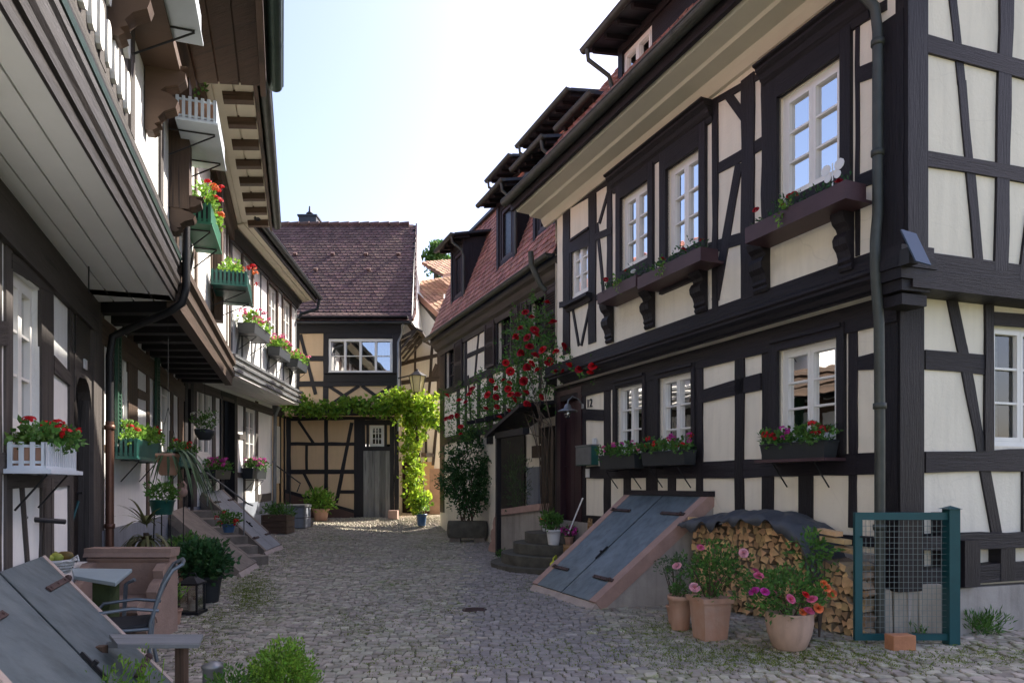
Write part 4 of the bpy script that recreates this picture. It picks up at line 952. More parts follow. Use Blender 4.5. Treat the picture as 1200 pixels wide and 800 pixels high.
# lattice field
l0,l1=up0-1.55,up0-.12
tb=MB(); pbox(tb,A1u,l0,l1,ztl+.17,ztl+1.45,.0,.012); tb.build('lattice_back','timber_l',H5)
tb=MB()
for r_ in range(3):
    for k in range(7):
        u=l0+.1+k*.2; z=ztl+.22+r_*.42
        pts=[]
        for t in range(12):
            an=2*math.pi*t/12; pts.append(A1u.P(u+.06*math.copysign(abs(math.cos(an))**.6,math.cos(an)),z+.16+.155*math.copysign(abs(math.sin(an))**.6,math.sin(an)),.012))
        tb.prism(pts,A1u.n*.03)
tb.build('lattice_fields','plaster_w',H5)
def casing_box(pl,u0,u1,z0,z1,house,d=.26,m='timber_w'):
    m_=MB(); pbox(m_,pl,u0,u1,z1-.18,z1,0,d); pbox(m_,pl,u0,u0+.14,z0,z1-.18,0,d*.7);pbox(m_,pl,u1-.14,u1,z0,z1-.18,0,d*.7); pbox(m_,pl,u0-.04,u1+.04,z0-.1,z0,0,d+.03)
    return m_.build('window_bay',m,house)
def corb(pl,u,z0,z1,w,house,d=.3,m='timber_w'): return corbel(pl,u,z0,z1,w,house,m,d)
cu_=ux(172,90); casing_box(A1u,cu_-1.5,cu_,ztl+1.15,zE1-.1,H5)
for u in (cu_-.08,cu_-1.4): corb(A1u,u,ztl+.5,ztl+1.1,.15,H5,.34)
wr=(cu_-1.3,cu_-.2,ztl+1.2,zE1-.35); window(A1u,wr,H5,2,3,1,.05,rec=-.16,room=False,glass='glass')
u9=ux(200,120); 
for u in (u9-.05,): 
    m_=MB(); pbox(m_,A1u,u-.10,u+.12,ztl+.35,zE1-.2,.0,.2); m_.build('carved_post','timber_w',H5); corb(A1u,u,ztl+.1,ztl+.5,.18,H5,.32)
# eave of the near house: dark brown box
OV1=1.02
boards('soffit','timber_w',H5,(A1u.P(0,zE1,0.0),A1u.P(0,zE1+.12,OV1-.12),A1u.P(A1u.L+.1,zE1+.12,OV1-.12),A1u.P(A1u.L+.1,zE1,0.0)),4,.02)
m_=MB(); pbox(m_,A1u,0,A1u.L+.1,zE1+.0,zE1+.26,OV1-.12,OV1-.06); moulding(m_,A1u,0,A1u.L+.1,[(0,zE1-.2),(.08,zE1-.2),(.12,zE1-.08),(.22,zE1-.03),(.22,zE1+.01),(0,zE1+.01)]); m_.build('eaves_moulding','timber_w',H5)
gutter(None,A1u.P(0,zE1+.17,OV1+.04),A1u.P(A1u.L+.12,zE1+.17,OV1+.04),.085,'gutter_g',H5)
roof(A1u,zE1+.24,OV1-.04,4.5,2.7,H5)
pipe([A1u.P(A1u.L+.0,4.75,.12),A1u.P(A1u.L+.0,zs1+.15,.12),A1u.P(A1u.L+.0,zs1-.02,.08),A1u.P(A1u.L+.02,zs1-.12,-.05),A2g.P(.35,zs1-.22,.25),A2g.P(.30,zs1-.32,.12),A2g.P(.30,zs1-.55,.09),A2g.P(.30,2.3,.09)],.042,'iron',H5)
pipe([A2g.P(.30,2.32,.09),A2g.P(.30,.1,.09)],.045,'copper',H5,collars=[A2g.P(.30,2.25,.09),A2g.P(.30,1.1,.09)])
# ---------------------------------------------------------------- second left house
H6=thing('left_house','middle house of the left row, its upper floor on dark open joists','house',A2g.P(3,.2,-2))
zs2=3.72; zE2_=6.72
wa=A2g.rect(137,149,396,520); wb=A2g.rect(183,199,425,528)
wu1=A2u.rect(238,246,225,300); wu2=A2u.rect(252,263,255,330)
shell(A2g,A2u,zs2,zE2_,[wa,wb],[wu1,wu2],H6,'plaster_w')
for r_ in (wa,wb): window(A2g,r_,H6,2,3,1,.05,curtain=1,rec=.04)
for r_ in (wu1,wu2): window(A2u,r_,H6,2,3,1,.05,rec=.03)
tb=MB()
for xl,xr,yt,yb in ((109,117,370,640),(149,160,385,520),(171,174,400,640),(199,202,420,640),(208,214,430,640)): vpost(tb,A2g,xl,xr,yt,yb)
hrail(tb,A2g,117,520,528,214,533,539); hrail(tb,A2g,160,455,466,172,461,470)
pbox(tb,A2g,0,A2g.L,zs2-.5,zs2-.2,-.01,.03)
tb.build('timber_frame','timber_w',H6)
m_=MB(); pbox(m_,A2g,.0,A2g.L,-.1,1.05,-.02,.03); m_.build('plinth','plinth_b',H6)
shutter(A2g,wa[0]-.24,wa[0]-.04,wa[2],wa[3],H6,'shutter_g',.03); shutter(A2g,wb[0]-.28,wb[0]-.04,wb[2],wb[3],H6,'shutter_g',.03)
# joists under the jetty
nj=11; m_=None
for i in range(nj):
    t=(i+.5)/nj; a=A2g.P(A2g.L*t,zs2-.08,-.05); b=A2u.P(A2u.L*t,zs2-.08,.02)
    m_=MB(); m_.bar(a,b,.16,.17); m_.build('joist','timber_b',H6)
m_=MB(); m_.poly([A2g.P(0,zs2+.01,0),A2u.P(0,zs2+.01,0),A2u.P(A2u.L,zs2+.01,0),A2g.P(A2g.L,zs2+.01,0)]); m_.build('soffit','soffit_g',H6)
m_=MB(); moulding(m_,A2u,.02,A2u.L+.02,[(-.08,zs2-.17),(.05,zs2-.17),(.06,zs2-.02),(.10,zs2+.02),(.10,zs2+.10),(.06,zs2+.13),(.07,zs2+.20),(.12,zs2+.24),(.12,zs2+.33),(.07,zs2+.36),(-.08,zs2+.36)]); m_.build('moulded_band','timber_w',H6)
tb=MB()
L_=A2u.L
for u,w_ in ((.12,.14),(.9,.10),(1.6,.16),(2.5,.14),(3.3,.12),(4.1,.10),(4.9,.14),(5.7,.10),(L_-.1,.14)):
    if any(r_[0]-.05<u<r_[1]+.05 for r_ in (wu1,wu2)): continue
    pbox(tb,A2u,u-w_/2,u+w_/2,zs2+.36,zE2_-.2,-.01,.022)
zr=zs2+1.05
pbox(tb,A2u,0,L_,zE2_-.22,zE2_,-.01,.03)
for (a_,b_) in ((.9,1.6),(3.3,4.1)): beam_uz(tb,A2u,[(a_,zs2+.4),(a_+.1,zs2+.4),(b_,zr),(b_-.1,zr)])
tb.build('timber_frame','timber_w',H6)
m_=MB(); u=A2u.uz(250,300)[0]; pbox(m_,A2u,u-.12,u+.12,zs2+.5,zE2_-.25,.02,.14); m_.build('carved_post','timber_w',H6)
OV2=.84
boards('soffit','soffit',H6,(A2u.P(.1,zE2_,0),A2u.P(.1,zE2_+.1,OV2-.08),A2u.P(L_+.1,zE2_+.1,OV2-.08),A2u.P(L_+.1,zE2_,0)),3,.03)
for i in range(9):
    u=.75+i*(L_-1.0)/8; m_=MB(); m_.bar(A2u.P(u,zE2_+.0,.36),A2u.P(u,zE2_+.05,OV2-.10),.12,.13); m_.build('rafter_end','timber_w',H6)
m_=MB(); moulding(m_,A2u,0.1,L_+.05,[(0,zE2_-.26),(.09,zE2_-.26),(.1,zE2_-.1),(.16,zE2_-.05),(.16,zE2_+.01),(0,zE2_+.01)]); pbox(m_,A2u,.1,L_+.1,zE2_+.02,zE2_+.24,OV2-.08,OV2-.03); m_.build('eaves_moulding','timber_w',H6)
gutter(None,A2u.P(0,zE2_+.14,OV2+.05),A2u.P(L_+.12,zE2_+.14,OV2+.05),.08,'gutter',H6,joints=.45)
roof(A2u,zE2_+.22,OV2-.02,4.5,2.7,H6)
# ---------------------------------------------------------------- third left house
H7=thing('left_house','farthest left house, white upper floor over a striped grey and white band','house',A3g.P(3,.3,-2))
zs3=3.80; zE3=6.66
wc=A3g.rect(231,247,455,535); wdz=A3g.rect(287,299,478,543); dz=A3g.rect(258,275,466,592); dz2=A3g.rect(216,224,440,600)
wv=[A3u.rect(284,295,303,352),A3u.rect(314,324,336,402),A3u.rect(331,340,352,420)]
shell(A3g,A3u,zs3,zE3,[wc,wdz,dz,dz2],wv,H7,'plaster_w')
for r_ in (wc,wdz): window(A3g,r_,H7,2,3,1,.06,curtain=1,rec=.03)
for r_ in wv: window(A3u,r_,H7,2,3,1,.06,rec=.03); casing(A3u,r_,H7,.09,.09,.12,.05,.03,'timber_w')
door(A3g,dz,H7,'door_b','timber_b',rec=.2); door(A3g,dz2,H7,'door_b','timber_b',rec=.1)
tb=MB()
for xl,xr,yt,yb in ((226,230,450,600),(248,252,455,600),(299,302,470,590),(285,287,470,590),(276,277.5,465,595)): vpost(tb,A3g,xl,xr,yt,yb)
hrail(tb,A3g,277,508,514,286,509,515); hrail(tb,A3g,277,553,559,286,554,560); hrail(tb,A3g,302,579,589,317,577,586)
pbox(tb,A3g,0,A3g.L,zs3-.3,zs3-.1,-.01,.03)
tb.build('timber_frame','timber_l',H7)
boards('soffit','soffit_g',H7,(A3g.P(0,zs3,0),A3u.P(0,zs3,-.02),A3u.P(A3u.L,zs3,-.02),A3g.P(A3g.L,zs3,0)),5,.012)
m_=MB(); z=zs3-.02
st=[(.03,0,.07,1),(.08,.07,.13,0),(.05,.13,.20,1),(.10,.20,.26,0),(.06,.26,.34,1),(.11,.34,.40,0)]  # alternating boards
for o_,a_,b_,mi in st: pbox(m_,A3u,-.02,A3u.L+.05+o_,z+a_,z+b_-.001,-.08,o_+.02,mi=mi)
m_.build('moulded_band',['slate','white'],H7)
tb=MB(); L3=A3u.L
for k in range(9):
    u=.1+k*(L3-.2)/8
    if any(r_[0]-.1<u<r_[1]+.1 for r_ in wv): pbox(tb,A3u,u-.035,u+.035,zs3+.38,min(r_[2] for r_ in wv)-.1,-.01,.018); continue
    pbox(tb,A3u,u-.04,u+.04,zs3+.38,zE3-.2,-.01,.018)
for k in range(5):
    u=.35+k*1.1; beam_uz(tb,A3u,[(u,zs3+.4),(u+.08,zs3+.4),(u+.38,zs3+1.1),(u+.3,zs3+1.1)])
pbox(tb,A3u,0,L3,zE3-.24,zE3-.05,-.01,.03)
tb.build('timber_frame','slate',H7)
boards('soffit','soffit',H7,(A3u.P(-.1,zE3,0),A3u.P(-.1,zE3+.1,.48),A3u.P(L3+.1,zE3+.1,.48),A3u.P(L3+.1,zE3,0)),3,.012)
m_=MB(); pbox(m_,A3u,-.1,L3+.12,zE3+.02,zE3+.22,.48,.53); moulding(m_,A3u,-.1,L3+.05,[(0,zE3-.18),(.06,zE3-.18),(.10,zE3-.05),(.16,zE3),(.16,zE3+.01),(0,zE3+.01)]); m_.build('fascia','timber_b',H7)
gutter(None,A3u.P(-.3,zE3+.18,.60),A3u.P(L3+.2,zE3+.18,.60),.075,'lead',H7)
pipe([A3u.P(L3+.12,zE3+.1,.60),A3u.P(L3+.12,zE3-.15,.55),A3u.P(L3+.1,zE3-.3,.1),A3u.P(L3+.05,zE3-.45,.02)],.045,'lead',H7)
pipe([A3g.P(A3g.L-.05,zs3-.02,.2),A3g.P(A3g.L-.05,zs3-.3,.10),A3g.P(A3g.L-.05,.5,.08)],.05,'zinc',H7,collars=[A3g.P(A3g.L-.05,2.2,.08)])
roof(A3u,zE3+.2,.5,4.5,2.7,H7,u1=L3+.05)
m_=MB(); pbox(m_,A3g,.1,A3g.L+.01,-.1,1.12,-.02,.02); m_.build('plinth','plinth_b',H7)
# link wall between the third house and the tan house
H8=thing('link_wall','narrow tan timbered wall in the corner between the left row and the tan house','wall',(-7.1,20.3,.5))
KL=lplane((-6.95,19.35),(-7.05,21.2))
m_=MB(); wall_holes(m_,KL,0,KL.L,.3,3.95,[]); m_.poly([KL.P(0,3.95,0),KL.P(KL.L,3.95,0),KL.P(KL.L,3.95,-2),KL.P(0,3.95,-2)]); m_.poly([KL.P(0,.3,0),KL.P(0,3.95,0),KL.P(0,3.95,-2),KL.P(0,.3,-2)]); m_.build('wall','plaster_t',H8)
tb=MB()
for u in (.1,.75,1.3,1.75): pbox(tb,KL,u-.07,u+.07,.3,3.7,-.01,.02)
pbox(tb,KL,0,KL.L,3.6,3.9,-.01,.04); tb.build('timber_frame','timber_b',H8)
m_=MB(); pbox(m_,KL,0,KL.L,.2,1.0,0,.06); m_.build('plinth','plinth_r',H8)
m_=MB(); pbox(m_,KL,.85,1.2,1.6,3.3,.0,.03); m_.build('window','white',H8)
# ================================================================ cellar hatches
def hatch(name,label,cat,TL,TR,BR,BL,metal,stone,kerb=.14,leaves=2,th=.05,group=None,hinge=True,drop=.25):
    TL,TR,BR,BL=[Vector(p) for p in (TL,TR,BR,BL)]; N=(TR-TL).cross(BL-TL).normalized(); N=N if N.z>0 else -N
    base=(BL+BR)/2; t=thing(name,label,cat,(base.x,base.y,gz(base.x,base.y)),group)
    us=(TR-TL).normalized(); ub=(BR-BL).normalized(); dn=((BL-TL)).normalized()
    m=MB(); Z=lambda p:Vector((p.x,p.y,gz(p.x,p.y)-.1))
    # side cheeks as sloping slabs standing on masonry down to the ground
    for (T,B_,s,sb) in ((TL,BL,-us,-ub),(TR,BR,us,ub)):
        a=T;b=B_;c=B_+sb*kerb;d=T+s*kerb; up=N*.035; m.hexa([a-N*.12,b-N*.12,c-N*.12,d-N*.12,a+up,b+up,c+up,d+up])
    m.build('stone_frame',stone,t)
    m=MB(); c=BL-ub*kerb*.9;d=BR+ub*kerb*.9; m.hexa([c-N*.12,d-N*.12,d+dn*.16-N*.12,c+dn*.16-N*.12,c+N*.01,d+N*.01,d+dn*.16-N*.02,c+dn*.16-N*.02])
    m.build('threshold','stone_l',t)
    m=MB()
    A=TL-us*(kerb-.02)-N*.08;B2=TR+us*(kerb-.02)-N*.08;C=BR+ub*(kerb-.02)-N*.08;D=BL-ub*(kerb-.02)-N*.08
    for P,Q in ((A,D),(B2,C)): m.poly([P,Q,Z(Q),Z(P)])
    m.poly([D,C,Z(C),Z(D)]); m.build('side_wall','plinth',t)
    for i in range(leaves):
        s0,s1=i/leaves+(.009 if i else 0),(i+1)/leaves-(.009 if i<leaves-1 else 0)
        q=[TL.lerp(TR,s0),TL.lerp(TR,s1),BL.lerp(BR,s1),BL.lerp(BR,s0)]; m=MB()
        # slightly dented sheet as a grid
        nx,ny=6,12; V=[]
        for b in range(ny+1):
            for a in range(nx+1):
                p=q[0].lerp(q[1],a/nx).lerp(q[3].lerp(q[2],a/nx),b/ny); ed=0 if a in(0,nx) or b in(0,ny) else 1
                V.append(p+N*(.03+ed*.006*noise.noise(p*3.1)))
        m.mesh(V,[(b*(nx+1)+a,b*(nx+1)+a+1,(b+1)*(nx+1)+a+1,(b+1)*(nx+1)+a) for b in range(ny) for a in range(nx)],smooth=True)
        m.hexa([q[0],q[1],q[2],q[3],*[p+N*.026 for p in q]])
        e=us*.012
        lf=m.build('hatch_leaf',metal,t)
        if hinge:
            for f in (.2,.82):
                outer,inner=(q[0].lerp(q[3],f),q[1].lerp(q[2],f)) if i==0 else (q[1].lerp(q[2],f),q[0].lerp(q[3],f))
                h=MB(); e_=outer.lerp(inner,.55); h.bar(outer+N*.042-(inner-outer).normalized()*.06,e_+N*.042,.045,.014,up=N); h.blob(outer+N*.05,.028); 
                for kk in (.1,.3,.5): h.blob(outer.lerp(inner,kk)+N*.05,.010)
                h.build('hinge','rust',lf)
    m=MB(); c=TL.lerp(TR,.5).lerp(BL.lerp(BR,.5),.62)
    if leaves==2: m.bar(c+N*.045-dn*.12,c+N*.045+dn*.12,.02,.02,up=N); m.tube([c+N*.045,c+N*.075],.018,8); m.build('latch','iron',t)
    return t
TL=RG.hit(742,579,.03);TR=RG.hit(826,581,.03)
hatch('cellar_hatch','blue grey metal cellar hatch sloping down from the wall, left of the woodpile','cellar hatch',TL,TR,gp(692,711)+Vector((0,0,.06)),gp(631,691)+Vector((0,0,.06)),'hatch','sand_r',kerb=.15)
m=MB(); m.bar(TL-RG.u*-.16+RG.n*.02+Vector((0,0,.03)),TR+RG.u*-.16+RG.n*.02+Vector((0,0,.03)),.10,.07); 
o=m.build('hatch_top_board','timber',None); tag(o,'dark ledge board along the wall above the blue grey cellar hatch','board')
TR=A1.hit(46,655,.03); TL=TR-A1.u*2.1; BR=gp(198,812)+Vector((0,0,.05)); BL=BR+(TL-TR)
hatch('cellar_hatch','large grey cellar hatch with pale stone edge, cut off at the lower left corner','cellar hatch',TL,TR,BR,BL,'hatch','stone_l',kerb=.075)
TL=A2g.hit(199,601,.03);TR=A2g.hit(215,595,.03)
hatch('cellar_hatch','pale boarded sloping hatch lid behind the big dark green pot plant','cellar hatch',TL,TR,gp(298,664)+Vector((0,0,.05)),gp(281,674)+Vector((0,0,.05)),'stone','stone',kerb=.1,leaves=3,hinge=False)
TL=A3g.hit(238,578,.03);TR=A3g.hit(259,575,.03)
hatch('cellar_hatch','grey cellar hatch farther up the left row, beside the brown crate of grasses','cellar hatch',TL,TR,gp(328,642)+Vector((0,0,.05)),gp(311,649)+Vector((0,0,.05)),'hatch_l','stone',kerb=.1,leaves=2)
# stone steps between the two hatches
t0=A2g.hit(222,596,.05); P0=Vector((t0.x+.15,t0.y+.15,0)); P1=gp(296,662); 
t=thing('stone_steps','worn stone steps climbing to the wall between the two left cellar hatches','steps',(P1.x,P1.y,gz(P1.x,P1.y)))
dr_=(Vector((P0.x,P0.y,0))-Vector((P1.x,P1.y,0))); n_=6; sd_=Vector((dr_.y,-dr_.x,0)).normalized(); g0_=gz(P1.x,P1.y)
for i in range(n_):
    a=Vector((P1.x,P1.y,0))+dr_*(i/n_); b=Vector((P1.x,P1.y,0))+dr_*((i+1.25)/n_); z=g0_+.14*(i+1); m=MB(); W=.27
    m.hexa([*(p+Vector((0,0,z-.16)) for p in (a-sd_*W,b-sd_*W,b+sd_*W,a+sd_*W)),*(p+Vector((0,0,z)) for p in (a-sd_*W,b-sd_*W,b+sd_*W,a+sd_*W))]); m.build('step','stone',t)
# handrail
m=MB(); a=A3g.hit(243,554,.35);b=px(291,590,a.y-1.0); m.tube([a+A3g.n*-.35,a,b,b+Vector((.1,-.05,-.03))],.016,8); c=a.lerp(b,.9); m.tube([c,Vector((c.x,c.y,gz(c.x,c.y)+.1))],.014,8); m.tube([a,Vector((a.x,a.y,gz(a.x,a.y)+.8))],.014,8)
tag(m.build('handrail','zinc',None),'thin grey metal handrail slanting down over the far left cellar hatch','handrail')
m=MB(); a=px(322,544,19.6);b=px(352,566,19.3);c=px(348,576,19.2); m.tube([px(322,536,19.6),a,b,c],.018,8); d=a.lerp(b,.6); m.tube([d,Vector((d.x,d.y,gz(d.x,d.y)))],.018,8)
tag(m.build('handrail','iron',None),'black iron handrail in the corner before the tan timbered wall','handrail')
# ================================================================ plants in boxes
def brackets(pl,u0,u1,z,depth,parent,m='iron'):
    for u in (u0+(u1-u0)*.18,u0+(u1-u0)*.82):
        b=MB(); b.tube([pl.P(u,z-.28,.03),pl.P(u,z-.02,depth)],.008,6); b.tube([pl.P(u,z-.01,.03),pl.P(u,z-.01,depth)],.008,6); b.build('bracket',m,parent)
def uY(pl,Y,off=0): return (Y-pl.A.y-pl.n.y*off)/pl.u.y
def flower_box(pl,u0,u1,z0,z1,o0,o1,label,m,style='plain',leafs='leaf',fl=(('geranium','f_red',8),),hh=.16,n=420,bl=.045,br=True,group=None,trail=0,name='flower_box',shelf=None,side=.06):
    t=thing(name,label,'flower box',tuple(pl.P((u0+u1)/2,z0,(o0+o1)/2)),group)
    mb=MB()
    if style=='slat':
        pbox(mb,pl,u0,u1,z0,z0+.02,o0,o1); k=int((u1-u0)/.06)
        for i in range(k+1):
            u=u0+(u1-u0-.035)*i/k; pbox(mb,pl,u,u+.035,z0+.02,z1,o1-.012,o1)
        kk=max(2,int((o1-o0)/.06))
        for i in range(kk+1):
            o=o0+(o1-o0-.03)*i/kk
            for u in (u0,u1-.012): pbox(mb,pl,u,u+.012,z0+.02,z1-.001,o,o+.03)
        for z in (z0+.035,z1-.04): pbox(mb,pl,u0+.012,u1-.012,z,z+.02,o1-.024,o1-.012); pbox(mb,pl,u0+.012,u0+.02,z,z+.02,o0,o1-.02); pbox(mb,pl,u1-.02,u1-.012,z,z+.02,o0,o1-.02)
        pbox(mb,pl,u0-.02,u1+.02,z0-.02,z0,o0,o1+.015)
    else:
        # tapered trough with a rolled rim
        s=.02; A=[pl.P(u0+s,z0,o0+s),pl.P(u1-s,z0,o0+s),pl.P(u1-s,z0,o1-s),pl.P(u0+s,z0,o1-s)]; B=[pl.P(u0,z1,o0),pl.P(u1,z1,o0),pl.P(u1,z1,o1),pl.P(u0,z1,o1)]; mb.hexa(A+B)
        for a,b in ((B[0],B[1]),(B[1],B[2]),(B[2],B[3]),(B[3],B[0])): mb.tube([a,b],.009,6)
    mb.build('planter',m,t)
    if style=='slat':
        q=MB(); pbox(q,pl,u0+.03,u1-.03,z0+.02,z1-.03,o0+.03,o1-.03); q.build('inner_trough','plant_box' if m!='white_box' else 'terra',t)
    if shelf:
        q=MB(); pbox(q,pl,u0-.04,u1+.04,z0-.035,z0-.004,.0,o1+.04); q.build('shelf',shelf,t)
    if br: brackets(pl,u0,u1,z0-.02,o1-.03,t)
    f=MB(); L=u1-u0; k=max(3,int(L/.16)); om=(o0+o1)/2
    for i in range(k):
        u=u0+L*(i+.5)/k; h=hh*R.uniform(.7,1.15); foliage(f,pl.P(u,z1+h*.45,om+.02),(L/k*.75+side*.5,.12+side*.5,h*.75),int(n*1.5)//k,bl*1.05,bl*.95,.3,.25)
    for i in range(trail):
        u=R.uniform(u0+.05,u1-.05); foliage(f,pl.P(u,z1-.08,o1+.03),(.05,.04,.16),26,.04,.025,.0,.2)
    f.build('foliage',leafs,t)
    for kd,mm,cnt in fl:
        for i in range(cnt):
            u=R.uniform(u0,u1); p=pl.P(u,z1+hh*R.uniform(.35,1.25),R.uniform(o0,o1+.10)); bloom(kd,mm,p,(.038 if kd=='geranium' else .03)*R.uniform(.8,1.2)*(bl/.045),t)
    return t
r=RG.rect(896,972,519,537,.2); 
flower_box(RG,r[0],r[1],r[2],r[3],.07,.27,'long charcoal window box of pink and red geraniums under the right lower window','plant_box',fl=(('geranium','f_red',7),('geranium','f_mag',5),('geranium','f_dred',4)),n=520,shelf='shelf_p')
r=RG.rect(756,807,529,545,.2); flower_box(RG,r[0],r[1],r[2],r[3],.07,.27,'charcoal window box of red geraniums under the right window of the lower pair','plant_box',fl=(('geranium','f_red',9),('geranium','f_mag',4)),n=420)
r=RG.rect(706,748,533,549,.2); flower_box(RG,r[0],r[1],r[2],r[3],.07,.27,'small charcoal window box of pink geraniums beside the green mailbox','plant_box',fl=(('geranium','f_pink',7),('geranium','f_mag',5)),n=420)
def shelf_box(xl,xr,y,yb,label,dec=False,z=None,fl=()):
    off=.36; a=RU.uz(xl,y,off)[0];b=RU.uz(xr,y,off)[0]; a,b=min(a,b),max(a,b); z0,z1=RU.uz((xl+xr)/2,yb,off)[1],RU.uz((xl+xr)/2,y,off)[1]
    t=thing('window_shelf_planter',label,'flower box',tuple(RU.P((a+b)/2,z0,.2)))
    m=MB(); pbox(m,RU,a,b,z0,z0+.03,.02,off); pbox(m,RU,a,b,z0+.03,z1,off-.03,off); pbox(m,RU,a,a+.03,z0+.03,z1,.1,off-.03); pbox(m,RU,b-.03,b,z0+.03,z1,.1,off-.03); m.build('shelf','shelf_p',t)
    m=MB(); pbox(m,RU,a+.1,b-.1,z0+.03,z1-.01,.12,off-.06); m.build('trough','soil',t)
    f=MB(); k=5
    for i in range(k):
        u=a+.15+(b-a-.3)*i/(k-1); h=R.uniform(.07,.17); foliage(f,RU.P(u,z1+h*.5,.25),(.11,.1,h),80,.042,.022,.4,.2)
    f.build('foliage','leaf_d',t)
    f=MB(); u=a+(b-a)*R.uniform(.35,.6); foliage(f,RU.P(u,z1-.04,off+.02),(.07,.05,.14),60,.04,.03,0,.2); f.build('trailing_leaves','leaf_l',t)
    for mm,c in fl:
        for i in range(c): bloom('rose',mm,RU.P(R.uniform(a+.1,b-.1),z1+R.uniform(.06,.2),R.uniform(.15,.36)),.034,t)
    return t,a,b,z0,z1
t,a,b,z0,z1=shelf_box(873,991,239,259,'plum shelf planter holding a white butterfly, under the rightmost upper window',fl=(('f_dred',5),('f_white',1)))
m=MB()
for s in (-1,1):
    for (w_,h_,dx,dz) in ((.10,.085,.075,.05),(.07,.06,.055,-.035)):
        c=RU.P(a+.16+s*dx,z1+.13+dz,.34); pts=[c+RU.u*(w_*.55*math.cos(q))+Vector((0,0,h_*.6*math.sin(q))) for q in [2*math.pi*i/10 for i in range(10)]]; m.prism(pts,RU.n*.006)
m.tube([RU.P(a+.16,z1-.04,.343),RU.P(a+.16,z1+.22,.343)],.006,6); tag(m.build('butterfly_ornament','lilac',None),'white metal butterfly ornament stuck in the plum planter by the rightmost upper window','ornament')
shelf_box(747,821,307,322,'plum shelf planter with ivy under the right window of the upper pair',fl=(('f_dred',3),))
shelf_box(700,745,333,346,'plum shelf planter with one red bloom under the left window of the upper pair',fl=(('f_dred',3),('f_white',1)))
# left row, ground floor
r=A1.rect(50,83,521,550,.24); flower_box(A1,r[0],r[1]+.1,r[2],r[3],.03,.26,'white picket planter of red geraniums below the tall left window','white_box','slat',n=620,hh=.13,fl=(('geranium','f_red',11),),shelf='white_box',side=.14)
r=A2g.rect(157,187,517,538,.24); flower_box(A2g,r[0],r[1],r[2],r[3],.03,.27,'green slatted window box of red geraniums beside the brown downpipe','green_pl','slat','leaf_l',n=600,hh=.2,fl=(('geranium','f_red',9),),side=.1)
r=A2g.rect(208,226,529,546,.2); flower_box(A2g,r[0],r[1],r[2],r[3],.03,.25,'second green window box of the left row, half hidden by the hanging strap leaves','green_pl','slat','leaf',n=360,fl=(('geranium','f_red',6),))
r=A3g.rect(245,266,553,560,.2); flower_box(A3g,r[0]+.1,r[0]+1.0,r[2]-.02,r[3]+.04,.03,.3,'dark wall planter of magenta geraniums left of the black door','plant_box',fl=(('geranium','f_mag',26),),n=420,hh=.2,bl=.06)
r=A3g.rect(290,312,549,560,.2); flower_box(A3g,r[0]+.1,r[0]+1.2,r[2]-.02,r[3],.03,.3,'dark wall planter of magenta geraniums right of the black door','plant_box',fl=(('geranium','f_mag',28),),n=420,hh=.2,bl=.06)
# left row, upper floor
def ubox(pl,Ya,Yb,z0,h,o0,o1,*a,**k):
    u0,u1=uY(pl,Ya,o1),uY(pl,Yb,o1); flower_box(pl,u0,u1,z0,z0+h,o0,o1,*a,**k)
ubox(A1u,4.75,5.7,5.28,.22,.12,.50,'white balcony planter highest at the top left, seen from below','white_box','slat',n=60,fl=(),br=True)
ubox(A1u,7.0,8.0,5.28,.24,.12,.50,'empty white balcony planter with pale blue slats, between carved brown posts','white_box','slat',n=30,fl=(),br=True)
ubox(A2u,8.0,9.0,4.64,.24,.04,.34,'bright green slatted box of orange red geraniums on the sunlit upper wall','green_box','slat','leaf_l',n=620,fl=(('geranium','f_red',10),('geranium','f_or',5)),bl=.055,hh=.22,side=.1)
ubox(A2u,10.45,11.6,4.62,.22,.06,.56,'dark green box with red and yellow flowers, second green box along the upper wall','green_pl','slat','leaf_l',n=420,fl=(('geranium','f_red',6),('geranium','f_or',5)),bl=.055,hh=.2)
ubox(A3u,13.9,15.0,4.66,.2,.06,.42,'black upper box of pink flowers at the joint of the two far left houses','plant_box',leafs='leaf_l',n=420,fl=(('geranium','f_pink',20),),bl=.065,hh=.24)
ubox(A3u,16.1,17.1,4.62,.2,.04,.34,'black upper box of pink flowers, second from the end of the left row','plant_box',leafs='leaf_l',n=420,fl=(('geranium','f_pink',22),),bl=.065,hh=.24)
ubox(A3u,17.7,18.8,4.62,.2,.04,.38,'last black upper box of pink flowers at the far end of the left row','plant_box',leafs='leaf_l',n=420,fl=(('geranium','f_pink',24),),bl=.065,hh=.24)
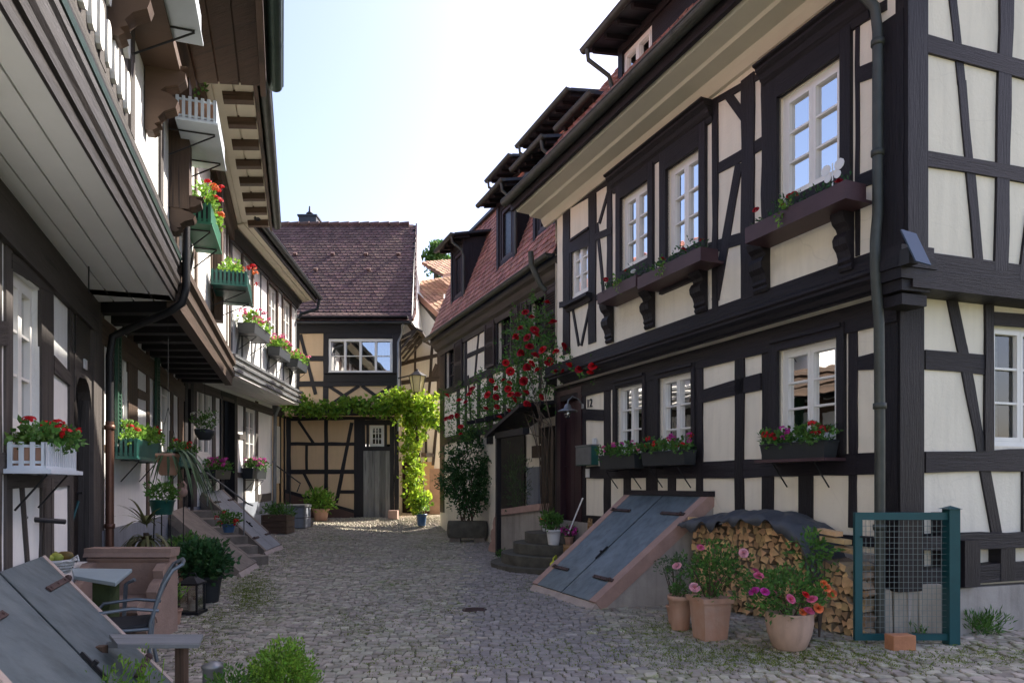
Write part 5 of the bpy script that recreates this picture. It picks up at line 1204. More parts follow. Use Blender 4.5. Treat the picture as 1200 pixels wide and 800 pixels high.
# ================================================================ pots
def pot_plant(name,label,p,r,h,m,fol,leafs,n,blooms=(),L=.06,W=.04,prof=None,stems=6,group=None,rim=True,sq=False,up=.4,shell=.3,cat='potted plant'):
    p=Vector(p); t=thing(name,label,cat,tuple(p),group); mb=MB()
    if sq:
        for z0,z1,a,b in ((0,h*.88,.78,.97),(h*.88,h,1.08,1.1)):
            A=[p+Vector((r*a*x,r*a*y,z0)) for x,y in ((-1,-1),(1,-1),(1,1),(-1,1))]; B=[p+Vector((r*b*x,r*b*y,z1)) for x,y in ((-1,-1),(1,-1),(1,1),(-1,1))]
            c,s=math.cos(sq),math.sin(sq); A=[p+Vector(((v-p).x*c-(v-p).y*s,(v-p).x*s+(v-p).y*c,(v-p).z)) for v in A];B=[p+Vector(((v-p).x*c-(v-p).y*s,(v-p).x*s+(v-p).y*c,(v-p).z)) for v in B]; mb.hexa(A+B)
    else:
        prof=prof or [(.68,0),(.74,.05),(.88,.6),(.95,.86),(1.04,.87),(1.05,1),(.92,1),(.90,.93),(.0,.92)]
        mb.lathe(p,[(r*a,h*b) for a,b in prof],24)
    mb.build('pot',m,t)
    c,rad=fol; c=p+Vector(c)
    s=MB()
    for i in range(stems):
        v=rv(); e=c+Vector((v.x*rad[0]*.8,v.y*rad[1]*.8,v.z*rad[2]*.5)); b0=p+Vector((v.x*r*.3,v.y*r*.3,h*.9)); s.tube([b0,b0.lerp(e,.5)+Vector((0,0,.03)),e],[.008,.006,.003],5)
    s.build('stems','bark',t)
    f=MB(); foliage(f,c,rad,n,L,W,up,shell); f.build('foliage',leafs,t)
    for kd,mm,cnt,br in blooms:
        for i in range(cnt):
            v=rv().normalized(); v.y=-abs(v.y) if R.random()<.75 else v.y; q=c+Vector((v.x*rad[0]*.95,v.y*rad[1]*.95,v.z*rad[2]*.85)); bloom(kd,mm,q,br*R.uniform(.8,1.15),t)
    return t
p=gp(832,748); s_=p.y/800
pot_plant('potted_rose','square terracotta pot with a tall pale pink rose bush, between the two round pots','' or p,18*s_,50*s_,'terra',((.05,.0,.66),(.42,.32,.34)),'leaf',1350,(('rose','f_pale',3,.042),('rose','f_pink',4,.032)),.042,.026,sq=.25,stems=12,shell=.15)
# extra branch of the rose leaning right over the other pot
p=gp(797,737); s_=p.y/800
pot_plant('potted_herb','small round terracotta pot with a low grey green bush, leftmost before the woodpile',p,14*s_,40*s_,'terra',((-.0,0,.42),(.10,.10,.07)),'leaf',420,(),.03,.012,stems=4)
pot_plant('potted_shrub','thin grey green shrub rising behind the small terracotta pot',Vector((p.x+.02,p.y+.28,gz(p.x,p.y+.28))),.10,.2,'terra',((.0,0,.62),(.24,.2,.16)),'leaf_g',700,(),.03,.015,stems=8)
p=gp(925,760); s_=p.y/800
pot_plant('potted_rose','round pale terracotta pot of pink and orange roses standing rightmost before the woodpile',p,27*s_,44*s_,'terra_p',((-.05,-.02,.52),(.42,.33,.22)),'leaf',1500,(('rose','f_pink',5,.042),('rose','f_or',5,.036),('rose','f_mag',2,.04),('rose','f_red',2,.03)),.042,.028,prof=[(.55,0),(.7,.06),(.92,.45),(1.0,.75),(.98,.95),(1.02,1),(.92,1),(.88,.92),(0,.9)],stems=12)
# self sown shrub by the woodpile end
m=MB(); c=RG.hit(960,640,.62)
t=thing('sapling','thin sapling with light leaves growing by the right end of the woodpile','plant',(c.x,c.y,gz(c.x,c.y)))
s=MB()
for i in range(5):
    e=c+Vector((R.uniform(-.25,.15),R.uniform(-.1,.1),R.uniform(-.1,.2))); s.tube([(c.x,c.y,gz(c.x,c.y)),(c.x+R.uniform(-.05,.05),c.y,.6),e],[.01,.007,.004],5)
s.build('stems','bark',t); f=MB(); foliage(f,c+Vector((-.05,0,.0)),(.24,.16,.24),230,.06,.03,.2,.2); f.build('foliage','leaf',t)
# ================================================================ woodpile
WP=RG.shift(.42); uw0=WP.uz(1012,650)[0]; uw1=WP.uz(811,650)[0]
def top_at(u):
    t=(u-uw0)/(uw1-uw0)
    pts=[(0,.78),(.10,.86),(.22,.93),(.30,1.12),(.5,1.22),(.75,1.17),(1,1.07)]
    for (a,x),(b,y) in zip(pts,pts[1:]):
        if t<=b: return x+(y-x)*(t-a)/(b-a)
    return 1.07
LV=[]
def log_mesh(k,rest=False):
    n=R.choice([3,3,4,4,5]); r=.052; a0=R.uniform(0,6); pts=[]
    for i in range(n):
        a=a0+2*math.pi*i/n+R.uniform(-.3,.3); q=r*R.uniform(.75,1.2); pts.append(Vector((q*math.cos(a),q*math.sin(a)*.9)))
    if R.random()<.45: # round bark side
        m=(pts[0]+pts[1])/2; m=m*1.35; pts.insert(1,m)
    mb=MB(); Lh=R.uniform(.28,.36); f=[Vector((p.x,0,p.y)) for p in pts]; b=[Vector((p.x*R.uniform(.85,1.05),Lh,p.y*R.uniform(.85,1.05))) for p in pts]; N=len(pts)
    rr=R.random(); ax=(Vector((1,0,0)),Vector((0,0,1)),R.random()*9)
    mb.mesh(f,[tuple(range(N))],rnd=rr,mi=0); mb.mesh(f+b,[(i,(i+1)%N,N+(i+1)%N,N+i) for i in range(N)],rnd=rr,mi=1)
    return mb
for k in range(26):
    o=log_mesh(k).build('firewood_log',['wood_p','wood_end'],None,origin=(0,0,0)); LV.append(o.data); col.objects.remove(o) if False else bpy.data.objects.remove(o)
slots=[]; z=.0; row=0
while z<1.3:
    u=uw0+R.uniform(0,.05)
    while u<uw1:
        g=WP.P(u,0); zz=gz(g.x,g.y)+.05+z
        if zz<top_at(u)-.03: slots.append((u+R.uniform(-.012,.012),zz+R.uniform(-.012,.012)))
        u+=R.uniform(.072,.092)
    z+=.073; row+=1
ang=math.atan2(WP.n.y,WP.n.x)+math.pi/2
slots.sort(key=lambda q:(q[0]))
GRP='split logs of the woodpile'; LBL='split firewood log with its pale cut end showing in the stack under the grey tarpaulin'
rest=MB()
for i,(u,z) in enumerate(slots):
    p=WP.P(u,z,R.uniform(-.03,.02))
    if i<298:
        o=bpy.data.objects.new('firewood_log',R.choice(LV)); col.objects.link(o); o.location=p; o.rotation_euler=(R.uniform(-.04,.04),0,ang+R.uniform(-.1,.1)); s=R.uniform(.85,1.12); o.scale=(s,1,s); tag(o,LBL,'log',GRP)
    else:
        me=R.choice(LV); c,s=math.cos(ang),math.sin(ang)
        for f in me.polygons: rest.poly([Vector((me.vertices[v].co.x*c-me.vertices[v].co.y*s,me.vertices[v].co.x*s+me.vertices[v].co.y*c,me.vertices[v].co.z))+p for v in f.vertices],rnd=(i*.37)%1,mi=f.material_index)
if rest.v:
    o=rest.build('firewood_logs',['wood_p','wood_end'],None); tag(o,'remaining split logs at the left end of the woodpile','logs'); o['kind']='stuff'
# dark sheet added behind the front row so the gaps look shaded
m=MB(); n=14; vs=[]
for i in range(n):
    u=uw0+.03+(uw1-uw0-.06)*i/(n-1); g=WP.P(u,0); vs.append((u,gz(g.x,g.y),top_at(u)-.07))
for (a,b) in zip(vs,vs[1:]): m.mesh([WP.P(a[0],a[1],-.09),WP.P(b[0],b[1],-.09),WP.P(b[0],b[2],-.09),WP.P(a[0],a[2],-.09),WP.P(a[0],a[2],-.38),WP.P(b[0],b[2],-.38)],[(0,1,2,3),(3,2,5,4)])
o=m.build('woodpile_dark_sheet','bark',None); tag(o,'added dark sheet behind the log ends that keeps the woodpile gaps dark','logs'); o['kind']='stuff'
# tarpaulin: sagging sheet with folds
m=MB(); nu,nv=80,20; V=[]; u0=uw0+.45; u1=uw1+.10
for j in range(nv+1):
    for i in range(nu+1):
        u=u0+(u1-u0)*i/nu; v=j/nv; o_=.10-.50*v
        zt=top_at(u)+.045+.05*math.sin(3.1*v)+.045*noise.noise((u*7,v*4,2))+.04*noise.noise((u*2.6,v*2,7))
        if i<7: zt-=(7-i)**2*.006
        dz=0
        if j==0: o_+=.05; dz=-.08-.09*noise.noise((u*6,1,3))-.03*math.sin(u*17)
        if j in(1,2): o_+=.045-.015*(j-1); dz=-.035+.012*j
        V.append(WP.P(u,zt+dz,o_+.015*noise.noise((u*7,v*2,9))))
m.mesh(V,[(j*(nu+1)+i,j*(nu+1)+i+1,(j+1)*(nu+1)+i+1,(j+1)*(nu+1)+i) for j in range(nv) for i in range(nu)],smooth=True)
o=m.build('tarpaulin','tarp',None); tag(o,'crumpled grey tarpaulin spread over the woodpile','tarpaulin'); sm=o.modifiers.new('t','SOLIDIFY'); sm.thickness=.006
for k,(u,zz) in enumerate(((uw0+.42,1.13),(uw0+.35,1.06),(uw0+.22,.98),(uw1-.08,1.15))):
    m=MB(); c=WP.P(u,zz,-.05); m.obox(c,WP.u*R.uniform(.10,.17)+Vector((0,0,.01)),WP.n*.05,Vector((0,0,.022))); tag(m.build('firewood_board','wood_p',None),'sawn board on top of the woodpile '+('right at the tarpaulin edge','between two other boards at the right end','nearest the green gate','at its left end beside the hatch')[k],'board')
# ================================================================ gate, slabs, brick
Yg=6.02
def gx(x): return (x-HX)/F*Yg
def gzz(y): return EYE-(y-HY)/F*Yg
gb=gz(gx(1060),Yg)
t=thing('wire_gate','petrol green metal gate with square wire mesh leaning by the house corner','gate',(gx(1062),Yg,gb))
m=MB(); zt=gzz(600); zb=gb+.03
m.box(gx(1001),gx(1009.5),Yg-.02,Yg+.02,zb,zt); m.box(gx(1009.5),gx(1109),Yg-.018,Yg+.018,zt-.065,zt-.001); m.box(gx(1009.5),gx(1109),Yg-.018,Yg+.018,zb,zb+.055); m.build('gate_frame','gate',t)
m=MB(); m.box(gx(1109),gx(1121.5),Yg-.045,Yg+.06,gb-.02,zt+.03); m.mesh([(gx(1104.5),Yg-.065,zt+.03),(gx(1123),Yg-.065,zt+.03),(gx(1123),Yg+.07,zt+.03),(gx(1104.5),Yg+.07,zt+.03),((gx(1113.7)),Yg,zt+.06)],[(0,1,4),(1,2,4),(2,3,4),(3,0,4),(3,2,1,0)]); m.build('gate_post','gate',t)
m=MB(); a,b=gx(1009.5),gx(1109); nx=18
for i in range(1,nx): x=a+(b-a)*i/nx; m.bar((x,Yg+.004,zb+.06),(x,Yg+.004,zt-.07),.003)
for i in range(1,20): z=zb+.06+(zt-zb-.13)*i/20; m.bar((a,Yg,z),(b,Yg,z),.003)
m.build('wire_mesh','wire',t)
m=MB(); m.tube([(gx(1007),Yg-.03,gzz(628)),(gx(1007),Yg-.07,gzz(628)),(gx(1018),Yg-.07,gzz(628))],.008,6); m.build('latch','iron',t)
m=MB(); p=gp(1058,762); s_=p.y/800; m.obox(p+Vector((0,.04,9*s_)),(14*s_,.01,0),(-.01,.055,0),(0,0,9*s_)); o=m.build('brick','brick',None); tag(o,'single orange brick on the cobbles in front of the green gate','brick'); bv=o.modifiers.new('b','BEVEL'); bv.width=.006; bv.segments=2
for k,(xa,xb,yt,lb) in enumerate(((1031,1044,690,'narrow upright concrete slab behind the gate mesh'),(1046,1074,686,'wide upright concrete slab behind the gate mesh, left of its twin'),(1075,1103,684,'wide upright concrete slab behind the gate mesh, next to the gate post'))):
    y0=6.22; X0,X1=(xa-HX)/F*y0,(xb-HX)/F*y0; m=MB(); m.obox(((X0+X1)/2,y0,gz(X0,y0)+((EYE-(yt-HY)/F*y0)-gz(X0,y0))/2),((X1-X0)/2,0,0),(0,.03,0),(0,.008,((EYE-(yt-HY)/F*y0)-gz(X0,y0))/2)); o=m.build('concrete_slab','concrete',None); tag(o,lb,'slab'); bv=o.modifiers.new('b','BEVEL'); bv.width=.006
# small tilted cover plate and lamp on the house corner
c=GU.hit(1073,290,.16); m=MB(); m.obox(c,GU.u*.085+Vector((0,0,-.01)),(GU.n*.03+Vector((0,0,-.14)))+GU.u*.05,(GU.n*.006+Vector((0,0,.002)))); t=thing('tilted_plate','small blue grey tilted plate on the dark house corner above the beam','panel',tuple(c)); m.build('plate','solar',t)
m=MB(); m.obox(c-GU.n*.07+Vector((0,0,-.06)),GU.u*.05,GU.n*.05,(0,0,.07)); m.build('bracket','iron',t)
# ================================================================ things on the right ground floor wall
c=RG.hit(684,476,.0); t=thing('wall_lamp','grey enamel gooseneck wall lamp beside the plum door','lamp',tuple(c))
m=MB(); e=RG.hit(675,481,.30)
pp_=[c,c+RG.n*.10+Vector((0,0,.12)),c+RG.n*.22+Vector((0,0,.16)),c+RG.n*.30+Vector((0,0,.09)),c+RG.n*.31+Vector((0,0,.0))]; m.tube(pp_,.012,8); m.lathe(c-Vector((0,0,.04)),[(.04,0),(.04,.08)],10); m.build('lamp_arm','zinc',t)
m=MB(); m.lathe(pp_[-1]-Vector((0,0,.10)),[(.17,0),(.165,.015),(.07,.05),(.05,.11),(.03,.13)],18); m.build('lamp_shade','zinc',t)
m=MB(); m.lathe(pp_[-1]-Vector((0,0,.22)),[(.02,0),(.05,.03),(.055,.08),(.05,.13)],12); m.build('lamp_glass','glass',t)
a,b,c0,d=RG.rect(679,697,523,545,.08); t=thing('mailbox','green and grey metal mailbox on the wall under the wall lamp','mailbox',tuple(RG.P((a+b)/2,c0,.08)))
m=MB(); pbox(m,RG,a,b,c0,d,.012,.14); m.build('box','green_pl',t)
m=MB(); pbox(m,RG,a-.012,b+.012,d,d+.025,.008,.16); m.build('lid','zinc',t)
m=MB(); pbox(m,RG,a+.012,b-.012,c0+.012,d-.012,.14,.152); pbox(m,RG,b+.001,b+.02,c0,d,.012,.14); m.build('front','zinc',t)
m=MB(); pbox(m,RG,a+.03,a+.10,d+.026,d+.13,.03,.07); m.build('newspaper','lilac',t)
def text(s,pl,u,z,h,off,m,parent,name='house_number'):
    cu_=bpy.data.curves.new(name,'FONT'); cu_.body=s; cu_.size=h; cu_.extrude=.006; cu_.align_x='CENTER'
    o=bpy.data.objects.new(name,cu_); col.objects.link(o); 
    from mathutils import Matrix
    X=Vector((0,0,1)).cross(pl.n).normalized(); M4=Matrix((X,Vector((0,0,1)),pl.n)).transposed().to_4x4(); M4.translation=pl.P(u,z,off)
    dg=bpy.context.evaluated_depsgraph_get(); me=bpy.data.meshes.new_from_object(o.evaluated_get(dg)); bpy.data.objects.remove(o)
    me.materials.clear(); me.materials.append(M[m]); o=bpy.data.objects.new(name,me); col.objects.link(o)
    if parent: o.parent=parent; M4.translation=M4.translation-Vector(parent['_w'])
    o.matrix_basis=M4; return o
u,z=RG.uz(691.5,477); text('12',RG,u,z,.20,.012,'iron',H1)
m=MB(); a,b,c0,d=RG.rect(688.5,692.5,549,559); pbox(m,RG,a,b,c0,d,.022,.04); m.build('bell_plate','lilac',H1)
# ================================================================ steps, parapet and clutter at the plum door
C0=Vector((.80,12.35,0)); gzc=gz(.5,12.2)
t=thing('stone_steps','rounded dark stone steps fanning out before the plum door beside the sandstone parapet','steps',(C0.x,C0.y,gzc))
for i,(rr,zz) in enumerate(((1.25,.07),(1.05,.24),(.82,.42),(.60,.60))):
    m=MB(); pts=[]; th0=math.atan2(-RG.u.y,-RG.u.x)
    for k in range(19):
        a=math.radians(118+ (302-118)*k/18); pts.append(C0+Vector((rr*math.cos(a)*.95,rr*math.sin(a),gzc+zz-.17)))
    m.prism(pts,(0,0,.17)); o=m.build('step','stone_d',t)
m=MB(); pts=[]
t=thing('parapet','pink sandstone parapet with a scrolled end and grey panel beside the round steps','wall',(0,14.2,gz(0,14)))
PA=Plane((.62,12.95),(-.22,14.45),-1); 
if PA.n.x>0: PA.n=-PA.n
g=gz(0,14); m=MB()
zz0,zz1=1.22,1.04
m.hexa([PA.P(0,g-.1,-.08),PA.P(PA.L,g-.1,-.08),PA.P(PA.L,g-.1,.08),PA.P(0,g-.1,.08),PA.P(0,zz0-.13,-.08),PA.P(PA.L,zz1-.13,-.08),PA.P(PA.L,zz1-.13,.08),PA.P(0,zz0-.13,.08)]); m.build('panel','plinth',t)
m=MB(); m.hexa([PA.P(-.02,zz0-.128,-.13),PA.P(PA.L+.05,zz1-.128,-.13),PA.P(PA.L+.05,zz1-.128,.13),PA.P(-.02,zz0-.128,.13),PA.P(-.02,zz0,-.12),PA.P(PA.L+.05,zz1,-.12),PA.P(PA.L+.05,zz1,.12),PA.P(-.02,zz0,.12)]); m.build('coping','sand_r',t)
m=MB(); base=PA.P(PA.L+.02,g-.05); ax=PA.u
pr=[(0,0),(.38,0),(.42,.10),(.36,.22),(.28,.28),(.33,.38),(.30,.5),(.20,.56),(.22,.66),(.18,.76),(.08,.84),(0,.88)]
m.prism([base+ax*(x-.10)+PA.n*-.13+Vector((0,0,z)) for x,z in pr],PA.n*.27); m.build('scroll_end','sand_r',t)
p=Vector((.62,12.55,gzc+.60)); pot_plant('potted_plant','tiny white pot with orange flowers on the top round step',p,.075,.14,'lilac',((0,0,.2),(.09,.09,.06)),'leaf',120,(('geranium','f_or',5,.04),),.04,.03)
p=Vector((.72,11.78,gzc+.60-.18)); pot_plant('potted_plant','white pot with bushy green plant on the round steps',p,.13,.26,'lilac',((-.02,0,.42),(.2,.18,.16)),'leaf',520,(),.06,.035)
p=Vector((.98,11.75,gzc+.42)); pot_plant('potted_plant','pot of bright magenta flowers on the round steps, right of the white pots','' or p,.08,.14,'terra',((0,0,.24),(.12,.1,.08)),'leaf',160,(('geranium','f_mag',9,.045),),.04,.03)
t=thing('wooden_chair','small honey wood folding chair half hidden behind the blue grey hatch','chair',(1.02,11.0,gz(1,11)))
m=MB(); g=gz(1,11)
for x,y in ((.86,10.85),(1.2,10.85),(.86,11.2),(1.2,11.2)): q=MB(); q.bar((x,y,g),(x,y,g+.46),.035,.035); q.build('leg','wood_n',t)
for i in range(5): m.box(.84,1.22,10.83+i*.085,10.83+i*.085+.065,g+.46,g+.485)
m.build('seat','wood_n',t)
m=MB()
for x in (1.22,): m.bar((x,10.85,g+.46),(x+.05,10.85,g+.92),.035,.03); m.bar((x,11.2,g+.46),(x+.05,11.2,g+.92),.035,.03)
for z in (.6,.72,.84): m.bar((1.25,10.85,g+z),(1.25,11.2,g+z),.02,.07)
m.build('backrest','wood_n',t)
t=thing('watering_can','yellow green plastic watering can beside the wooden chair','watering can',(.72,11.0,g)); m=MB()
m.lathe((.72,11.0,g),[(.10,0),(.12,.02),(.11,.2),(.07,.24),(.05,.24)],16); m.build('body','yellow',t)
m=MB(); m.tube([(.72,10.95,g+.22),(.70,10.9,g+.34),(.66,10.88,g+.30),(.64,10.9,g+.1)],.014,8); m.build('handle','yellow',t); m=MB(); m.tube([(.78,11.0,g+.06),(.9,11.0,g+.2),(.95,11.0,g+.3)],[.02,.015,.012],8); m.build('spout','yellow',t)
m=MB(); a=RG.hit(683,583,.06); m.tube([a,Vector((a.x-.25,a.y+.0,gzc+.62))],.013,8); tag(m.build('broom','lilac',None),'white broomstick leaning on the wall beside the plum door','broom')
# drain cover
p=gp(556,714); m=MB(); m.lathe(p+Vector((0,0,-.01)),[(.15,0),(.15,.014),(.13,.016),(.13,.012)],28)
for i in range(-3,4): m.box(p.x-.11,p.x+.11,p.y+i*.032-.006,p.y+i*.032+.006,p.z+.0,p.z+.008)
tag(m.build('drain_cover','rust',None),'round iron drain cover set in the cobbles','drain cover')
# ================================================================ trough shrub and climbing rose
p=gp(548,634); t=thing('trough_shrub','old dark stone trough on blocks planted with a tall leafy bush','planter',tuple(p))
m=MB(); W=.50; A=[(-W,-.22),(W,-.22),(W,.25),(-W,.25)]
vs=[]
for z,s in ((.10,.93),(.16,1.0),(.30,1.03),(.45,1.0),(.50,.97)):
    ring=[]
    for k in range(20):
        a=2*math.pi*k/20; x=math.copysign(abs(math.cos(a))**.35,math.cos(a))*W*s; y=math.copysign(abs(math.sin(a))**.35,math.sin(a))*.25*s; q=Vector((x,y,z)); ring.append(p+q*(1+.04*noise.noise(q*4)))
    vs+=ring
m.mesh(vs,[(i*20+k,i*20+(k+1)%20,(i+1)*20+(k+1)%20,(i+1)*20+k) for i in range(4) for k in range(20)],smooth=True); m.poly(vs[-20:]); m.poly(vs[:20][::-1]); m.build('stone_trough','stone_d',t)
for s in (-1,1): m=MB(); m.obox(p+Vector((s*.3,0,.05)),(.13,0,0),(0,.2,0),(0,0,.06)); m.build('block','stone',t)
st=MB(); 
for i in range(9):
    b=p+Vector((R.uniform(-.15,.2),0,.5)); e=p+Vector((R.uniform(-.5,.5),R.uniform(-.2,.3),R.uniform(1.2,2.3))); st.tube([b,b.lerp(e,.5)+Vector((R.uniform(-.1,.1),0,.1)),e],[.02,.013,.006],6)
st.build('stems','bark',t)
f=MB()
for (x,y,z,rx,rz,n) in ((0,0,1.35,.62,.38,1500),(-.25,0,1.75,.38,.35,800),(.3,.1,1.8,.35,.3,700),(.02,0,.8,.3,.25,420),(.35,0,.95,.25,.3,260),(.12,.15,2.3,.3,.4,420),(-.5,0,1.5,.3,.4,420),(.5,0,1.35,.28,.4,420),(-.1,0,1.1,.5,.3,600),(-.35,0,2.1,.3,.4,420),(.05,0,2.6,.3,.35,360),(.55,0,1.9,.25,.35,260)): foliage(f,p+Vector((x,y,z)),(rx,.34,rz),n,.075,.045,.2,.3)
f.build('foliage','leaf_d',t)
B1_=C4(500,380,5.716); B3_=C4(560,300,4.444)
bl=[B1_(*q) for q in ((135,478),(218,508),(262,520),(285,468),(305,435),(435,378),(465,427),(465,487),(470,553),(408,472),(515,375),(555,393),(545,433),(560,315),(530,258),(600,85),(628,25),(635,190),(650,380),(608,472),(668,460),(668,530),(668,288),(490,625),(397,563),(550,580),(562,470),(585,505),(135,632),(165,620),(203,610),(228,685),(228,735))]
bl+=[B3_(*q) for q in ((360,245),(248,293),(280,318),(222,378),(197,420),(392,345),(295,385),(302,412),(258,425),(270,472),(338,490),(222,505),(408,498),(450,473),(370,550),(298,518),(280,560),(258,578),(312,597),(405,602),(447,602),(480,572),(530,588),(585,607),(600,572),(240,650),(262,770),(330,735),(250,712))]
b0=SG.hit(648,590,.4); b0.z=gz(b0.x,b0.y)
t=thing('climbing_rose','climbing rose covered in crimson blooms spreading over the porch and house wall','climbing plant',tuple(b0))
st=MB()
def SO(x): return .75 if x<640 else .35
for i in range(11):
    x,y=R.choice(bl); e=SG.hit(x,y,SO(x)*.7); mid=SG.hit(640+R.uniform(-14,10),505+R.uniform(-10,10),.9); st.tube([b0+Vector((R.uniform(-.1,.1),0,0)),(b0+mid)/2+Vector((R.uniform(-.12,.12),0,0)),mid,mid.lerp(e,.5)+Vector((0,0,.15)),e],[.013,.011,.009,.007,.004],6)
st.build('stems','bark',t)
f=MB()
for x,y in bl:
    for k in range(3):
        xx,yy=x+R.gauss(0,8),y+R.gauss(0,7)+3; c=SG.hit(xx,yy,SO(x)*R.uniform(.5,.95)); foliage(f,c,(.32,.18,.24),34,.066,.040,.1,.1,clump=5)
for (x,y,n,r_) in ((566,470,380,.38),(552,490,350,.35),(575,490,300,.3),(545,505,200,.3),(612,440,80,.3),(640,425,90,.3),(632,395,90,.28),(635,370,60,.2),(628,350,40,.12),(600,460,90,.3),(680,420,260,.27),(695,425,260,.24),(706,428,140,.18),(668,415,160,.24),(560,440,60,.2)): foliage(f,SG.hit(x,y,SO(x)*.8),(r_,.2,r_*.9),n,.062,.036,.1,.1,clump=5)
f.build('foliage','leaf',t)
for x,y in bl:
    p=SG.hit(x,y,SO(x)+.16); bloom('rose',R.choice(['f_red','f_dred','f_dred']),p,R.choice([.055,.065,.078]),t,'rose_bloom')
# ferns under the porch
p=gp(610,640); c=SG.hit(606,560,.5); f=MB(); 
t=thing('tall_herb','tall feathery green herb in the shade under the porch roof','plant',(c.x,c.y,gz(c.x,c.y))); foliage(f,c,(.3,.2,.75),520,.09,.015,.6,.1); f.build('foliage','leaf_g',t)
s=MB(); 
for i in range(6): s.tube([(c.x+R.uniform(-.1,.1),c.y,gz(c.x,c.y)),(c.x+R.uniform(-.2,.2),c.y,c.z+.5)],[.008,.004],5)
s.build('stems','leaf_g',t)
# ================================================================ vine and lamp on the tan house
b=Vector((px(492,0,20.6).x,20.6,gz(-2.8,20.6)))
t=thing('grape_vine','bright green grape vine running along the tan house and down its right corner','climbing plant',tuple(b))
st=MB(); top=px(486,485,20.6); st.tube([b,b+Vector((.1,0,1)),top,px(470,476,20.6),px(430,478,20.7),px(345,478,20.7)],[.05,.045,.04,.035,.03,.015],8); st.build('trunk','bark',t)
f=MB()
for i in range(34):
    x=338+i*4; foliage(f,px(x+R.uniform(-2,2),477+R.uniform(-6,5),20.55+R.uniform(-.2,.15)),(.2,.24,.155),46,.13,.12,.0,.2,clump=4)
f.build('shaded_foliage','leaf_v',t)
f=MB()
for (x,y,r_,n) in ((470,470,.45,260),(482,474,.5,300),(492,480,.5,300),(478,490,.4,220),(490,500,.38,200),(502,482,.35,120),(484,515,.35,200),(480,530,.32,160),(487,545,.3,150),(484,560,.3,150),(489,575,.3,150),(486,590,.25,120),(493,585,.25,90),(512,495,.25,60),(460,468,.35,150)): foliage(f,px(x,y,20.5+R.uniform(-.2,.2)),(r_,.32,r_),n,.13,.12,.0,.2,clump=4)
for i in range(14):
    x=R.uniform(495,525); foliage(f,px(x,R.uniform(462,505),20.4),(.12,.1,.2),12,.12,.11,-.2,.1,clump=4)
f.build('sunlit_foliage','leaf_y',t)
p=Vector((px(494,0,20.3).x,20.3,gz(-2.7,20.3))); pot_plant('potted_vine','blue pot with trailing leaves at the foot of the bright vine',p,.16,.35,'blue_pot',((0,0,.6),(.3,.25,.3)),'leaf_v',160,(),.11,.09)
c=px(489,450,20.5); t=thing('street_lantern','hexagonal street lantern with yellowish glass on an iron arm at the tan house corner','lamp',tuple(c))
m=MB(); m.tube([px(467,443,20.9),px(480,440,20.6),px(489,437,20.5)],.022,8); m.build('lamp_arm','iron',t)
m=MB(); m.lathe(c+Vector((0,0,.24)),[(.30,0),(.10,.13),(.04,.16),(.03,.22)],6,smooth=False); m.lathe(c+Vector((0,0,-.28)),[(.13,0),(.15,.03)],6,smooth=False)
for k in range(6): a=math.pi/3*k; m.bar(c+Vector((.15*math.cos(a),.15*math.sin(a),-.26)),c+Vector((.25*math.cos(a),.25*math.sin(a),.24)),.018)
m.build('lantern_frame','iron',t)
m=MB(); m.lathe(c,[(.14,-.25),(.235,.235)],6,smooth=False); m.build('lantern_glass','lampglass',t)
# ================================================================ far left clutter
p=gp(376,610); pot_plant('potted_plant','terracotta pot with bright green leaves in front of the sloping tan wall',p,.24,.36,'terra',((0,0,.6),(.42,.35,.3)),'leaf_l',520,(),.14,.07)
p=gp(322,625); s_=p.y/800; t=thing('crate_planter','brown wooden crate filled with grassy green plants below the downpipe','planter',tuple(p))
m=MB()
for z in (.0,.15,.30): m.obox(p+Vector((0,.25,z+.075)),(15*s_,0,0),(0,.28,0),(0,0,.07))
for x in (-1,1): m.bar(p+Vector((x*14*s_,-.04,0)),p+Vector((x*14*s_,-.04,.45)),.05,.03)
m.build('crate','timber_w',t); f=MB(); foliage(f,p+Vector((0,.25,.52)),(.38,.28,.14),520,.10,.03,.6,.1); f.build('foliage','leaf',t)
p=gp(341,619); s_=p.y/800; t=thing('storage_box','grey slatted storage box with a pale edge beside the crate of grasses','box',tuple(p)); m=MB()
for z in (0,.27): m.obox(p+Vector((0,.3,z+.14)),(15*s_,0,0),(0,.3,0),(0,0,.125))
m.build('box_body','plinth_b',t); m=MB(); m.obox(p+Vector((0,.3,.58)),(16*s_,0,0),(0,.32,0),(0,0,.03)); m.obox(p+Vector((15.6*s_,-.01,.3)),(.02,0,0),(0,.02,0),(0,0,.3)); m.build('lid','zinc',t)
p=gp(359,617); m=MB(); m.blob(p+Vector((0,.1,.1)),.17,10,7,.08,(1,.8,.75)); tag(m.build('stone_block','stone',None),'rounded pale stone block beside the grey storage box','stone')
p=gp(502,0+606) if False else px(497,612,20.9); m=MB(); m.obox((px(461,606,21.0).x,21.0,gz(-3.6,21)+.12),(.14,0,0),(0,.12,0),(0,0,.13)); tag(m.build('corner_stone','sand_r',None),'small block of pink stone at the right foot of the grey board door','stone')
